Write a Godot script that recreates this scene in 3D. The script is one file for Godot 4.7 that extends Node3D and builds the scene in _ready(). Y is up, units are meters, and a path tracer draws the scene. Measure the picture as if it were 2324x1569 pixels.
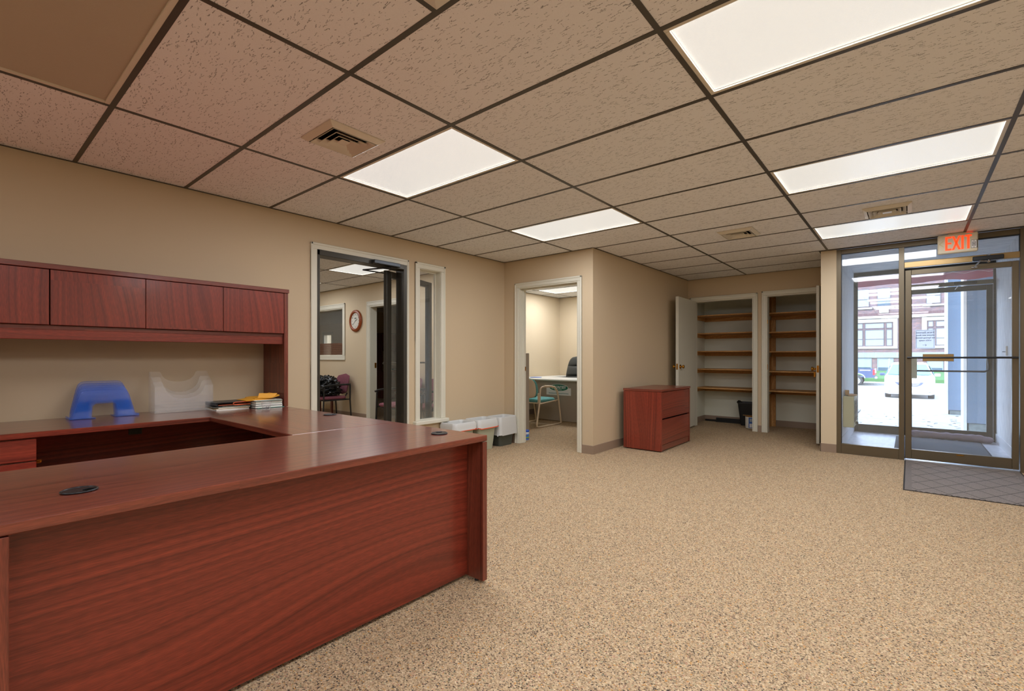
extends Node3D
# An empty office reception seen from behind its desk: metres, y up, x away from the left wall, -z towards the street.
const H := 2.438          # ceiling
const UP := Vector3.UP
var M := {}
var rng := RandomNumberGenerator.new()


# ---------------------------------------------------------------- mesh builder
class Mb:
	var v := PackedVector3Array()
	var n := PackedVector3Array()
	var uv := PackedVector2Array()
	var ix := PackedInt32Array()
	var xf := Transform3D.IDENTITY
	var g := 0                       # axis along which the grain runs
	var so := Vector2.ZERO           # shift of the texture

	func at(b: Basis, o: Vector3) -> Mb:
		xf = Transform3D(b, o)
		return self

	func put(p: Vector3, nn: Vector3) -> int:
		var m := nn.abs()
		var a := 0 if m.x >= m.y and m.x >= m.z else (1 if m.y >= m.z else 2)
		var t := Vector2(p[(a + 1) % 3], p[(a + 2) % 3]) if a == g else Vector2(p[g], p[3 - a - g])
		uv.append(t + so)
		v.append(xf * p)
		n.append((xf.basis * nn).normalized())
		return v.size() - 1

	func tri(i: int, j: int, k: int) -> void:
		var c := (v[j] - v[i]).cross(v[k] - v[i])
		if c.dot(n[i] + n[j] + n[k]) > 0.0:
			ix.append_array(PackedInt32Array([i, k, j]))
		else:
			ix.append_array(PackedInt32Array([i, j, k]))

	func face(pts: Array, nrm: Vector3) -> void:
		var k := []
		for p in pts:
			k.append(put(p, nrm))
		for i in range(1, k.size() - 1):
			tri(k[0], k[i], k[i + 1])

	func quad(a: Vector3, b: Vector3, c: Vector3, d: Vector3, hint := Vector3.ZERO) -> void:
		var q := (c - a).cross(d - b).normalized()
		face([a, b, c, d], -q if hint != Vector3.ZERO and q.dot(hint) < 0.0 else q)

	func box(lo: Vector3, hi: Vector3, bev := 0.0) -> Mb:
		var c := (lo + hi) / 2.0
		var h := (hi - lo).abs() / 2.0
		var b := minf(bev, 0.9 * minf(h.x, minf(h.y, h.z)))
		for a in 3:
			var u := (a + 1) % 3
			var w := (a + 2) % 3
			for s in [-1.0, 1.0]:
				var pts := []
				for q in [[-1.0, -1.0], [1.0, -1.0], [1.0, 1.0], [-1.0, 1.0]]:
					var p := c
					p[a] += s * h[a]
					p[u] += q[0] * (h[u] - b)
					p[w] += q[1] * (h[w] - b)
					pts.append(p)
				var nn := Vector3.ZERO
				nn[a] = s
				face(pts, nn)
			if b > 0.0:
				for su in [-1.0, 1.0]:
					for sw in [-1.0, 1.0]:
						var pts := []
						for e in [[0, -1.0], [0, 1.0], [1, 1.0], [1, -1.0]]:
							var p := c
							p[a] += e[1] * (h[a] - b)
							p[u] += su * (h[u] - (b if e[0] == 1 else 0.0))
							p[w] += sw * (h[w] - (b if e[0] == 0 else 0.0))
							pts.append(p)
						var nn := Vector3.ZERO
						nn[u] = su
						nn[w] = sw
						face(pts, nn.normalized())
		if b > 0.0:
			for sx in [-1.0, 1.0]:
				for sy in [-1.0, 1.0]:
					for sz in [-1.0, 1.0]:
						var s := Vector3(sx, sy, sz)
						var pts := []
						for a in 3:
							var p := c + s * h
							for o in 3:
								if o != a:
									p[o] -= s[o] * b
							pts.append(p)
						face(pts, s.normalized())
		return self

	func bx(x0: float, x1: float, y0: float, y1: float, z0: float, z1: float, bev := 0.0) -> Mb:
		return box(Vector3(x0, y0, z0), Vector3(x1, y1, z1), bev)

	func grid(rows: Array, closed := false, cap0 := false, cap1 := false) -> Mb:
		var r := rows.size()
		var c: int = rows[0].size()
		var last := c if closed else c - 1
		var nr := []
		for i in r:
			var z := PackedVector3Array()
			z.resize(c)
			nr.append(z)
		for i in r - 1:
			for j in last:
				var k := (j + 1) % c
				var f: Vector3 = (rows[i + 1][k] - rows[i][j]).cross(rows[i + 1][j] - rows[i][k])
				nr[i][j] += f
				nr[i][k] += f
				nr[i + 1][j] += f
				nr[i + 1][k] += f
		var sign := 1.0
		if closed:
			var s := 0.0
			for i in r:
				var cen := Vector3.ZERO
				for p in rows[i]:
					cen += p
				cen /= c
				for j in c:
					s += (rows[i][j] - cen).dot(nr[i][j])
			if s < 0.0:
				sign = -1.0
		var base := v.size()
		for i in r:
			for j in c:
				var q: Vector3 = nr[i][j] * sign
				put(rows[i][j], q.normalized() if q.length() > 1e-12 else UP)
		for i in r - 1:
			for j in last:
				var k := (j + 1) % c
				tri(base + i * c + j, base + i * c + k, base + (i + 1) * c + k)
				tri(base + i * c + j, base + (i + 1) * c + k, base + (i + 1) * c + j)
		if cap0:
			cap(rows[0], rows[1])
		if cap1:
			cap(rows[r - 1], rows[r - 2])
		return self

	func cap(ring, inner) -> void:
		var c := Vector3.ZERO
		var d := Vector3.ZERO
		for p in ring:
			c += p
		for p in inner:
			d += p
		c /= ring.size()
		var q := Vector3.ZERO
		for i in ring.size():
			q += (ring[i] - c).cross(ring[(i + 1) % ring.size()] - c)
		q = q.normalized()
		if q.dot(c - d / inner.size()) < 0.0:
			q = -q
		var k := put(c, q)
		var first := v.size()
		for p in ring:
			put(p, q)
		for i in ring.size():
			tri(k, first + i, first + (i + 1) % ring.size())

	func tube(path: Array, r: float, seg := 8, closed := false) -> Mb:
		var rows := []
		var m := path.size()
		var side := Vector3.ZERO
		for i in m:
			var t: Vector3
			if closed:
				t = path[(i + 1) % m] - path[(i + m - 1) % m]
			else:
				t = path[mini(i + 1, m - 1)] - path[maxi(i - 1, 0)]
			t = t.normalized()
			if side == Vector3.ZERO:
				side = t.cross(UP if absf(t.y) < 0.9 else Vector3.RIGHT).normalized()
			side = (side - t * side.dot(t)).normalized()
			var up := t.cross(side)
			var ring := PackedVector3Array()
			for j in seg:
				var a := TAU * j / seg
				ring.append(path[i] + (side * cos(a) + up * sin(a)) * r)
			rows.append(ring)
		if closed:
			rows.append(rows[0])
		return grid(rows, true, not closed, not closed)

	func lathe(prof: Array, seg := 24, cap0 := false, cap1 := false) -> Mb:
		var rows := []
		for p in prof:
			var ring := PackedVector3Array()
			for j in seg:
				var a := TAU * j / seg
				ring.append(Vector3(cos(a) * p[0], p[1], sin(a) * p[0]))
			rows.append(ring)
		return grid(rows, true, cap0, cap1)

	func prism(poly: PackedVector2Array, z0: float, z1: float) -> Mb:
		var t := Geometry2D.triangulate_polygon(poly)
		for z in [z0, z1]:
			var nn := Vector3(0, 0, signf(z - (z0 + z1) / 2.0))
			var f := v.size()
			for p in poly:
				put(Vector3(p.x, p.y, z), nn)
			for i in t.size() / 3:
				tri(f + t[i * 3], f + t[i * 3 + 1], f + t[i * 3 + 2])
		var cw := -1.0 if Geometry2D.is_polygon_clockwise(poly) else 1.0
		for i in poly.size():
			var a := poly[i]
			var b := poly[(i + 1) % poly.size()]
			var nn := Vector3(b.y - a.y, a.x - b.x, 0).normalized() * cw
			face([Vector3(a.x, a.y, z0), Vector3(b.x, b.y, z0), Vector3(b.x, b.y, z1), Vector3(a.x, a.y, z1)], nn)
		return self

	# a thin plate with the four given corners
	func prism_side(a: Vector3, b: Vector3, c: Vector3, d: Vector3, th: float) -> Mb:
		var q := (c - a).cross(d - b).normalized() * th
		quad(a, b, c, d, -q)
		quad(a + q, b + q, c + q, d + q, q)
		var r := [a, b, c, d]
		for i in 4:
			var e: Vector3 = r[i]
			var f: Vector3 = r[(i + 1) % 4]
			quad(e, f, f + q, e + q, (e + f) / 2 - (a + b + c + d) / 4)
		return self

	static func rring(w: float, d: float, rc: float, y: float, k := 5) -> PackedVector3Array:
		var ring := PackedVector3Array()
		var r := minf(rc, minf(w, d) / 2.0 - 0.0005)
		for q in 4:
			var cx := (w / 2 - r) * (1 if q in [0, 3] else -1)
			var cz := (d / 2 - r) * (1 if q in [0, 1] else -1)
			for i in k + 1:
				var a := PI / 2 * q + PI / 2 * i / k
				ring.append(Vector3(cx + cos(a) * r, y, cz + sin(a) * r))
		return ring

	# a padded slab: width w along x, depth d along z, from y0 to y1, corner radius rc, edge radius re
	func cushion(w: float, d: float, y0: float, y1: float, rc: float, re: float, crown := 0.0) -> Mb:
		var rows := []
		for i in 5:
			var a := PI / 2 * i / 4
			rows.append(rring(w - 2 * re * (1 - sin(a)), d - 2 * re * (1 - sin(a)), rc, y0 + re * (1 - cos(a))))
		for i in 5:
			var a := PI / 2 * i / 4
			rows.append(rring(w - 2 * re * (1 - cos(a)), d - 2 * re * (1 - cos(a)), rc, y1 - re * (1 - sin(a))))
		if crown > 0.0:
			for f in [0.75, 0.5, 0.25, 0.06]:
				rows.append(rring((w - 2 * re) * f, (d - 2 * re) * f, rc * f, y1 + crown * (1 - f * f)))
		return grid(rows, true, true, true)

	# nested rounded rectangles: [y, w, d, rc] each
	func stack(list: Array, cap0 := true, cap1 := true) -> Mb:
		var rows := []
		for q in list:
			rows.append(rring(q[1], q[2], q[3], q[0]))
		return grid(rows, true, cap0, cap1)

	func mesh(shift := Vector3.ZERO) -> ArrayMesh:
		var p := v.duplicate()
		if shift != Vector3.ZERO:
			for i in p.size():
				p[i] -= shift
		var a := []
		a.resize(Mesh.ARRAY_MAX)
		a[Mesh.ARRAY_VERTEX] = p
		a[Mesh.ARRAY_NORMAL] = n
		a[Mesh.ARRAY_TEX_UV] = uv
		a[Mesh.ARRAY_INDEX] = ix
		var m := ArrayMesh.new()
		m.add_surface_from_arrays(Mesh.PRIMITIVE_TRIANGLES, a)
		return m


func mb(grain := 0) -> Mb:
	var b := Mb.new()
	b.g = grain
	return b


# ---------------------------------------------------------------- scene helpers
func numbered(called: String) -> String:
	if not has_node(called):
		return called
	var k := 1
	while has_node("%s_%03d" % [called, k]):
		k += 1
	return "%s_%03d" % [called, k]


func origin_of(o: Node) -> Vector3:
	var p := Vector3.ZERO
	while o != self and o != null:
		p += o.position
		o = o.get_parent()
	return p


func obj(called: String, b: Mb, m: Material, parent: Node = null) -> MeshInstance3D:
	var o := MeshInstance3D.new()
	var top := parent == null
	o.name = numbered(called) if top else called
	o.mesh = b.mesh(Vector3.ZERO if top else origin_of(parent))
	o.material_override = m
	(self if top else parent).add_child(o, true)
	return o


func tag(o: Node, label: String, category: String, group := "", kind := "") -> Node:
	o.set_meta("label", label)
	o.set_meta("category", category)
	if group:
		o.set_meta("group", group)
	if kind:
		o.set_meta("kind", kind)
	return o


func thing(called: String, label: String, category: String, at := Vector3.ZERO, group := "", kind := "") -> Node3D:
	var o := Node3D.new()
	o.name = numbered(called)
	add_child(o)
	o.position = at
	tag(o, label, category, group, kind)
	return o


func struct(called: String, b: Mb, m: Material, label: String, category := "") -> MeshInstance3D:
	var o := obj(called, b, m)
	tag(o, label, category if category else called.get_slice("_", 0), "", "structure")
	return o


func dup(src: Node3D, at: Vector3, turn: float, label: String, group := "") -> Node3D:
	var o: Node3D = src.duplicate()
	o.name = numbered(String(src.name).trim_suffix("_000"))
	add_child(o)
	o.position = at
	o.rotation.y = turn
	o.set_meta("label", label)
	if group:
		o.set_meta("group", group)
	return o


func text(t: String, size: float, depth: float, font: String, bold: bool, m: Material, parent: Node, called: String, at: Vector3, b := Basis.IDENTITY, stretch := 1.0) -> MeshInstance3D:
	var f := SystemFont.new()
	f.font_names = PackedStringArray([font])
	f.font_weight = 700 if bold else 400
	var tm := TextMesh.new()
	tm.font = f
	tm.text = t
	tm.font_size = 64
	tm.pixel_size = size / 64.0
	tm.depth = depth
	tm.curve_step = 2.0
	var o := MeshInstance3D.new()
	o.name = called
	o.mesh = tm
	o.material_override = m
	parent.add_child(o, true)
	o.transform = Transform3D(b * Basis.from_scale(Vector3(stretch, 1, 1)), at - origin_of(parent))
	return o


# ---------------------------------------------------------------- materials
func pm(hex: String, rough: float, metal := 0.0, spec := 0.5) -> StandardMaterial3D:
	var m := StandardMaterial3D.new()
	m.albedo_color = Color(hex)
	m.roughness = rough
	m.metallic = metal
	m.metallic_specular = spec
	return m


func glass(hex: String, a: float, rough := 0.02) -> StandardMaterial3D:
	var m := pm(hex, rough)
	m.albedo_color.a = a
	m.transparency = BaseMaterial3D.TRANSPARENCY_ALPHA
	return m


func glow(hex: String, e: float) -> StandardMaterial3D:
	var m := pm(hex, 0.6)
	m.emission_enabled = true
	m.emission = Color(hex)
	m.emission_energy_multiplier = e
	return m


func noise(freq: float, sd: int, type := FastNoiseLite.TYPE_SIMPLEX_SMOOTH, oct := 1) -> FastNoiseLite:
	var f := FastNoiseLite.new()
	f.noise_type = type
	f.frequency = freq
	f.seed = sd
	f.fractal_type = FastNoiseLite.FRACTAL_FBM if oct > 1 else FastNoiseLite.FRACTAL_NONE
	f.fractal_octaves = oct
	return f


func noise_tex(f: FastNoiseLite, size: int, offs := [], cols := [], hard := false) -> NoiseTexture2D:
	var t := NoiseTexture2D.new()
	t.width = size
	t.height = size
	t.seamless = true
	t.generate_mipmaps = false
	if cols.size():
		var gr := Gradient.new()
		gr.offsets = PackedFloat32Array(offs)
		var cc := PackedColorArray()
		for c in cols:
			cc.append(Color(c))
		gr.colors = cc
		gr.interpolation_mode = Gradient.GRADIENT_INTERPOLATE_CONSTANT if hard else Gradient.GRADIENT_INTERPOLATE_LINEAR
		t.color_ramp = gr
	t.noise = f
	return t


# wood: grain along the texture's x; covers lx by ly metres
func wood_tex(w: int, h: int, lx: float, ly: float, sd: int, cols: Array, warp: float, wave: float, pitch: float) -> ImageTexture:
	var r := RandomNumberGenerator.new()
	r.seed = sd
	var n1 := noise(1.0, sd)
	var n2 := noise(1.0, sd + 1)
	var line := noise(1.0, sd + 2, FastNoiseLite.TYPE_SIMPLEX_SMOOTH, 4)
	var ramp := PackedColorArray()
	for i in 4096:
		var t := clampf(0.5 + 0.55 * line.get_noise_1d(i * 0.022) + 0.18 * line.get_noise_1d(i * 0.13 + 900.0), 0.0, 1.0) * (cols.size() - 1)
		var k := mini(int(t), cols.size() - 2)
		ramp.append(Color(cols[k]).lerp(Color(cols[k + 1]), t - k))
	var d := PackedByteArray()
	d.resize(w * h * 3)
	var at := 0
	for y in h:
		var vv := ly * y / h
		for x in w:
			var uu := lx * x / w
			var s := vv + warp * n1.get_noise_2d(uu * wave, vv * 2.2)
			var c := ramp[int(s * pitch) & 4095]
			var f := 1.0 + 0.13 * n2.get_noise_2d(uu * 22.0, vv * 420.0)
			d[at] = clampi(int(c.r * f * 255.0), 0, 255)
			d[at + 1] = clampi(int(c.g * f * 255.0), 0, 255)
			d[at + 2] = clampi(int(c.b * f * 255.0), 0, 255)
			at += 3
	return ImageTexture.create_from_image(Image.create_from_data(w, h, false, Image.FORMAT_RGB8, d))


func wood(t: Texture2D, lx: float, ly: float, rough: float, coat := 0.0) -> StandardMaterial3D:
	var m := pm("ffffff", rough)
	m.albedo_texture = t
	m.uv1_scale = Vector3(1.0 / lx, 1.0 / ly, 1)
	if coat > 0.0:
		m.clearcoat_enabled = true
		m.clearcoat = coat
		m.clearcoat_roughness = 0.12
	return m


func tile_tex() -> ImageTexture:
	var w := 1024
	var h := 512
	var im := Image.create(w, h, false, Image.FORMAT_RGB8)
	var r := RandomNumberGenerator.new()
	r.seed = 5
	var base := Color("ececec")
	im.fill(base)
	for i in 26000:      # the sanded grain of the board
		var k := 1.0 + r.randf_range(-0.045, 0.035)
		im.fill_rect(Rect2i(r.randi() % w, r.randi() % h, 1 + r.randi() % 4, 1), base * k)
	for i in 1250:       # fissures: short wandering cracks along the board, and pinholes
		var x := r.randf() * w
		var y := r.randf() * h
		var long := r.randf_range(4, 19) if r.randf() < 0.72 else r.randf_range(1, 3)
		var dark := base * r.randf_range(0.5, 0.8)
		var dy := r.randf_range(-0.35, 0.35)
		var s := 0.0
		while s < long:
			im.fill_rect(Rect2i(int(x) % w, posmod(int(y), h), 2, 2 if r.randf() < 0.55 else 1), dark)
			x += 1.0
			s += 1.0
			y += dy + r.randf_range(-0.9, 0.9)
			if r.randf() < 0.12:
				x += 2.0
	return ImageTexture.create_from_image(im)


func carpet_tex() -> ImageTexture:
	var im := Image.create(1024, 1024, false, Image.FORMAT_RGB8)
	im.fill(Color("b39c7f"))
	var r := RandomNumberGenerator.new()
	r.seed = 12
	var f := noise(0.012, 13, FastNoiseLite.TYPE_SIMPLEX_SMOOTH, 2)
	var cols := ["cfbb9a", "bba27f", "c4ab88", "a78f70", "958064", "826f59", "5c544c", "473e39", "c8924f", "b38672", "96987a", "d8c6a6"]
	var wts := [0.2, 0.36, 0.5, 0.62, 0.71, 0.79, 0.855, 0.90, 0.93, 0.96, 0.985, 1.0]
	for i in 190000:
		var x := r.randi() % 1024
		var y := r.randi() % 1024
		var t := clampf(r.randf() + 0.10 * f.get_noise_2d(x, y), 0.0, 0.999)
		var k := 0
		while wts[k] < t:
			k += 1
		im.fill_rect(Rect2i(x, y, 2 + r.randi() % 2, 2 + r.randi() % 3), Color(cols[k]) * r.randf_range(0.93, 1.06))
	return ImageTexture.create_from_image(im)


func brick_tex() -> ImageTexture:
	var im := Image.create(528, 512, false, Image.FORMAT_RGB8)
	var r := RandomNumberGenerator.new()
	r.seed = 9
	im.fill(Color("8a8382"))
	for row in 32:
		for k in 12:
			var x := k * 48 + (24 if row % 2 else 0)
			var c := Color("6e4d49").lerp(Color("5c4a56"), r.randf()) * r.randf_range(0.8, 1.15)
			im.fill_rect(Rect2i(x % 528, row * 16 + 1, mini(44, 528 - x % 528), 13), c)
			if x % 528 + 44 > 528:
				im.fill_rect(Rect2i(0, row * 16 + 1, x % 528 + 44 - 528, 13), c)
	return ImageTexture.create_from_image(im)


func mat_tex() -> Array:
	var w := 512
	var h := 832
	var d := PackedByteArray()
	d.resize(w * h * 3)
	var e := PackedByteArray()
	e.resize(w * h)
	var r := RandomNumberGenerator.new()
	r.seed = 3
	for y in h:
		for x in w:
			var px := x * 0.91 / w
			var pz := y * 1.50 / h
			var a := (px + pz * 0.62) / 0.2
			var b := (px - pz * 0.62) / 0.2
			var ka := absf(a - roundf(a)) * 0.2
			var kb := absf(b - roundf(b)) * 0.2
			var flip := (int(floorf(a)) + int(floorf(b))) % 2 == 0
			var rib := 0.5 + 0.5 * sin(TAU * ((px * 0.35 + pz) if flip else (pz - px * 0.35)) / 0.017)
			var k := 0.55 + 0.45 * rib
			if minf(ka, kb) < 0.004:
				k = 0.35
			if px < 0.06 or px > 0.85:
				k = 0.72
			k *= r.randf_range(0.8, 1.15)
			var i := y * w + x
			d[i * 3] = clampi(int(165 * k), 0, 255)
			d[i * 3 + 1] = clampi(int(155 * k), 0, 255)
			d[i * 3 + 2] = clampi(int(148 * k), 0, 255)
			e[i] = clampi(int(200 * k), 0, 255)
	return [ImageTexture.create_from_image(Image.create_from_data(w, h, false, Image.FORMAT_RGB8, d)), ImageTexture.create_from_image(Image.create_from_data(w, h, false, Image.FORMAT_L8, e))]


func textured(m: StandardMaterial3D, t: Texture2D, scale: Vector2) -> StandardMaterial3D:
	m.albedo_texture = t
	m.uv1_scale = Vector3(scale.x, scale.y, 1)
	return m


func bump(m: StandardMaterial3D, t: Texture2D, cm: float) -> StandardMaterial3D:
	m.heightmap_enabled = true
	m.heightmap_texture = t
	m.heightmap_scale = cm
	return m


func make_materials() -> void:
	M.wall = pm("cdba9b", 0.62, 0, 0.35)
	M.wall_far = pm("d8c8aa", 0.7, 0, 0.3)
	M.closet = pm("dedfce", 0.6, 0, 0.35)
	M.trim = pm("dedccb", 0.38)
	M.leaf = pm("d3d1c1", 0.45)
	M.base = pm("96826f", 0.5)
	M.tee = pm("4a463d", 0.42, 0.15)
	M.bronze = pm("6f6552", 0.34, 0.55)
	M.bronze_dark = pm("46443d", 0.34, 0.4)
	M.gold = pm("a98f63", 0.3, 0.75)
	M.brass = pm("c08a35", 0.2, 0.95)
	M.chrome = pm("c9ccd0", 0.18, 1.0)
	M.steel = pm("3a3d40", 0.3, 0.7)
	M.black = pm("1b1c1c", 0.45)
	M.dark = pm("0f0f0e", 0.9, 0, 0.1)
	M.rubber = pm("26231f", 0.8)
	M.white = pm("e6e6e2", 0.5)
	M.paper = pm("e9e7dc", 0.75)
	M.glass = glass("e8f4f0", 0.04)
	M.clear = glass("dfe4ea", 0.075, 0.05)
	M.blue_clear = glass("2f78e8", 0.2, 0.06)
	M.fixture = pm("d9d2c0", 0.42)
	M.lens_off = pm("b9ae98", 0.4)
	var prism := noise_tex(noise(0.09, 61, FastNoiseLite.TYPE_CELLULAR), 256)
	var lens := glow("eef1ef", 0.62)
	lens.roughness = 0.35
	M.lens = bump(textured(lens, null, Vector2(8, 8)), prism, 0.05)
	M.lens_off = bump(textured(M.lens_off, null, Vector2(8, 8)), prism, 0.05)
	var ct := carpet_tex()                               # carpet: multicoloured loops
	M.carpet = bump(textured(pm("ffffff", 0.95, 0, 0.1), ct, Vector2(0.6, 0.6)), ct, 0.3)
	var tt := tile_tex()
	M.tile = bump(textured(pm("ffffff", 0.9, 0, 0.15), tt, Vector2(1.0 / 1.2192, 1.0 / 0.6096)), tt, 0.12)
	# cherry laminate
	var cherry := ["43190f", "60261a", "752f20", "823525", "8c3b28", "a5482e"]
	var cherry2 := ["47231a", "5f2d21", "6f3628", "793b2b", "82412f", "944b35"]
	var big := wood_tex(1536, 768, 1.8, 0.9, 21, cherry, 0.085, 0.55, 1150.0)
	M.cherry = wood(big, 1.8, 0.9, 0.34, 0.25)
	var fine := wood_tex(1024, 512, 1.2, 0.6, 34, cherry2, 0.03, 0.6, 1700.0)
	M.cherry_fine = wood(fine, 1.2, 0.6, 0.34, 0.25)
	M.cherry_top = wood(fine, 1.2, 0.6, 0.3, 0.7)
	M.pine = wood(wood_tex(512, 256, 1.2, 0.6, 55, ["a87338", "bd8a4d", "cc9c60", "d6ab70"], 0.05, 0.9, 1500.0), 1.2, 0.6, 0.6)
	M.oak = wood(M.pine.albedo_texture, 0.5, 0.25, 0.4)
	M.oak.albedo_color = Color("c07a45")
	# cloth
	var weave := noise(0.4, 71, FastNoiseLite.TYPE_CELLULAR)
	weave.cellular_return_type = FastNoiseLite.RETURN_CELL_VALUE
	M.burgundy = textured(pm("ffffff", 0.9), noise_tex(weave, 256, [0.0, 1.0], ["6d3b45", "935562"]), Vector2(3, 3))
	M.teal = textured(pm("ffffff", 0.9), noise_tex(weave, 256, [0.0, 1.0], ["4f9491", "7cbab4"]), Vector2(3, 3))
	M.beige_metal = pm("d9c6a8", 0.4)
	M.taupe = pm("a29787", 0.5)
	M.laminate = pm("dfdfd6", 0.35)
	M.leather = pm("3e4140", 0.4)
	M.bag = pm("141616", 0.2)
	M.liner = pm("dfe2e0", 0.35)
	M.liner.backlight_enabled = true
	M.liner.backlight = Color(0.5, 0.5, 0.5)
	M.beige_bin = pm("aeb098", 0.5)
	M.grey_bin = pm("4b5048", 0.5)
	M.red_tie = pm("e0603c", 0.5)
	# vestibule and street
	var streak := noise_tex(noise(0.02, 81, FastNoiseLite.TYPE_SIMPLEX_SMOOTH, 4), 512, [0.0, 0.5, 1.0], ["c2c4c8", "d6d8da", "ecedee"])
	M.plaster = textured(pm("ffffff", 0.75), streak, Vector2(0.35, 2.6))
	M.plaster_ceiling = textured(pm("ffffff", 0.75), streak, Vector2(0.3, 1.4))
	M.lino = textured(pm("ffffff", 0.35), noise_tex(noise(0.03, 83, FastNoiseLite.TYPE_SIMPLEX_SMOOTH, 3), 256, [0.0, 1.0], ["b4b4ba", "d2d3d6"]), Vector2(0.6, 2.0))
	M.cove = pm("cfd1d4", 0.5)
	M.grey_mat = bump(textured(pm("ffffff", 0.95), noise_tex(noise(0.35, 85, FastNoiseLite.TYPE_CELLULAR), 512, [0.0, 1.0], ["43454b", "84868c"]), Vector2(1.6, 1.6)), noise_tex(noise(0.35, 85, FastNoiseLite.TYPE_CELLULAR), 512), 0.2)
	var mt := mat_tex()
	M.entry_mat = bump(textured(pm("ffffff", 0.9), mt[0], Vector2(1.0 / 0.91, 1.0 / 1.5)), mt[1], 0.3)
	M.notice = pm("c3cbe4", 0.8)
	M.notice.backlight_enabled = true
	M.notice.backlight = Color(1.2, 1.2, 1.2)
	M.brick = textured(pm("ffffff", 0.85), brick_tex(), Vector2(1.0 / 2.365, 1.0 / 2.4))
	M.limestone = pm("a8a39c", 0.8)
	M.stone = textured(pm("ffffff", 0.85), noise_tex(noise(0.06, 87, FastNoiseLite.TYPE_SIMPLEX_SMOOTH, 4), 256, [0.0, 1.0], ["6f7a7a", "97a19f"]), Vector2(0.5, 0.5))
	M.stucco = bump(textured(pm("ffffff", 0.9), noise_tex(noise(0.2, 89, FastNoiseLite.TYPE_SIMPLEX_SMOOTH, 3), 512, [0.0, 1.0], ["64778b", "8292a4"]), Vector2(0.8, 0.8)), noise_tex(noise(0.2, 89, FastNoiseLite.TYPE_SIMPLEX_SMOOTH, 3), 512), 0.4)
	M.concrete = textured(pm("ffffff", 0.9), noise_tex(noise(0.04, 91, FastNoiseLite.TYPE_SIMPLEX_SMOOTH, 5), 512, [0.0, 0.45, 1.0], ["7d7c7a", "a09e9a", "b5b3ae"]), Vector2(0.35, 0.35))
	M.asphalt = textured(pm("ffffff", 0.9), noise_tex(noise(0.2, 93, FastNoiseLite.TYPE_SIMPLEX_SMOOTH, 3), 512, [0.0, 1.0], ["8a8a8a", "a9a8a6"]), Vector2(0.2, 0.2))
	M.soil = textured(pm("ffffff", 0.95), noise_tex(noise(0.15, 95, FastNoiseLite.TYPE_SIMPLEX_SMOOTH, 4), 256, [0.0, 0.5, 1.0], ["4e463e", "84796c", "b0a698"]), Vector2(1.2, 1.2))
	M.grass = textured(pm("ffffff", 0.95), noise_tex(noise(0.2, 97, FastNoiseLite.TYPE_SIMPLEX_SMOOTH, 4), 256, [0.0, 1.0], ["2f5a30", "5c8450"]), Vector2(0.6, 0.6))
	M.awning = pm("a82a48", 0.8)
	M.awning.backlight_enabled = true
	M.awning.backlight = Color(0.6, 0.6, 0.6)
	M.van = pm("f2f2f0", 0.3)
	M.van.clearcoat_enabled = true
	M.truck = pm("2c3e63", 0.3)
	M.truck.clearcoat_enabled = true
	M.car_glass = pm("56788a", 0.1)
	M.tyre = pm("3a3a3a", 0.85)
	M.alloy = pm("c6c8cc", 0.35, 0.7)
	M.sash = pm("584e55", 0.6)
	M.dark_pane = pm("465a68", 0.08)
	M.pale_pane = pm("8c989c", 0.1)


# ---------------------------------------------------------------- the room
func _ready() -> void:
	rng.seed = 77
	var cam := Camera3D.new()
	cam.name = "camera"
	add_child(cam)
	cam.position = Vector3(3.215, 1.146, 0.546)
	cam.rotation.y = 0.67265
	cam.projection = Camera3D.PROJECTION_FRUSTUM       # a level camera with a shifted lens: f 1070 px of 2324 x 1569
	cam.near = 0.05
	cam.far = 400.0
	cam.size = 0.05 * 1569.0 / 1070.32
	cam.frustum_offset = Vector2(-50.26, 27.0) * 0.05 / 1070.32
	cam.current = true
	var env := Environment.new()
	env.background_mode = Environment.BG_SKY
	var sky := ProceduralSkyMaterial.new()
	sky.sky_top_color = Color("a9c2e6")
	sky.sky_horizon_color = Color("dfe9f5")
	sky.ground_bottom_color = Color("8e8a84")
	sky.ground_horizon_color = Color("b9bdc0")
	sky.sky_energy_multiplier = 2.9
	sky.ground_energy_multiplier = 0.8
	env.sky = Sky.new()
	env.sky.sky_material = sky
	env.tonemap_mode = Environment.TONE_MAPPER_LINEAR
	env.tonemap_exposure = 1.0
	env.sdfgi_enabled = true
	env.ssao_enabled = true
	env.ssil_enabled = true
	var we := WorldEnvironment.new()
	we.name = "environment"
	we.environment = env
	add_child(we)
	var sun := DirectionalLight3D.new()
	sun.name = "sun"
	add_child(sun)
	sun.look_at_from_position(Vector3.ZERO, Vector3(0.42, -0.66, -0.62), UP)
	sun.light_color = Color("fff3e0")
	sun.light_energy = 1.7
	sun.light_angular_distance = 0.6
	sun.shadow_enabled = true
	make_materials()
	shell()
	ceilings()
	lamps()
	doors_inside()
	storefront()
	workstation()
	desk_clutter()
	reception_things()
	closets()
	waiting_room()
	back_office()
	private_office()
	vestibule()
	street()


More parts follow.
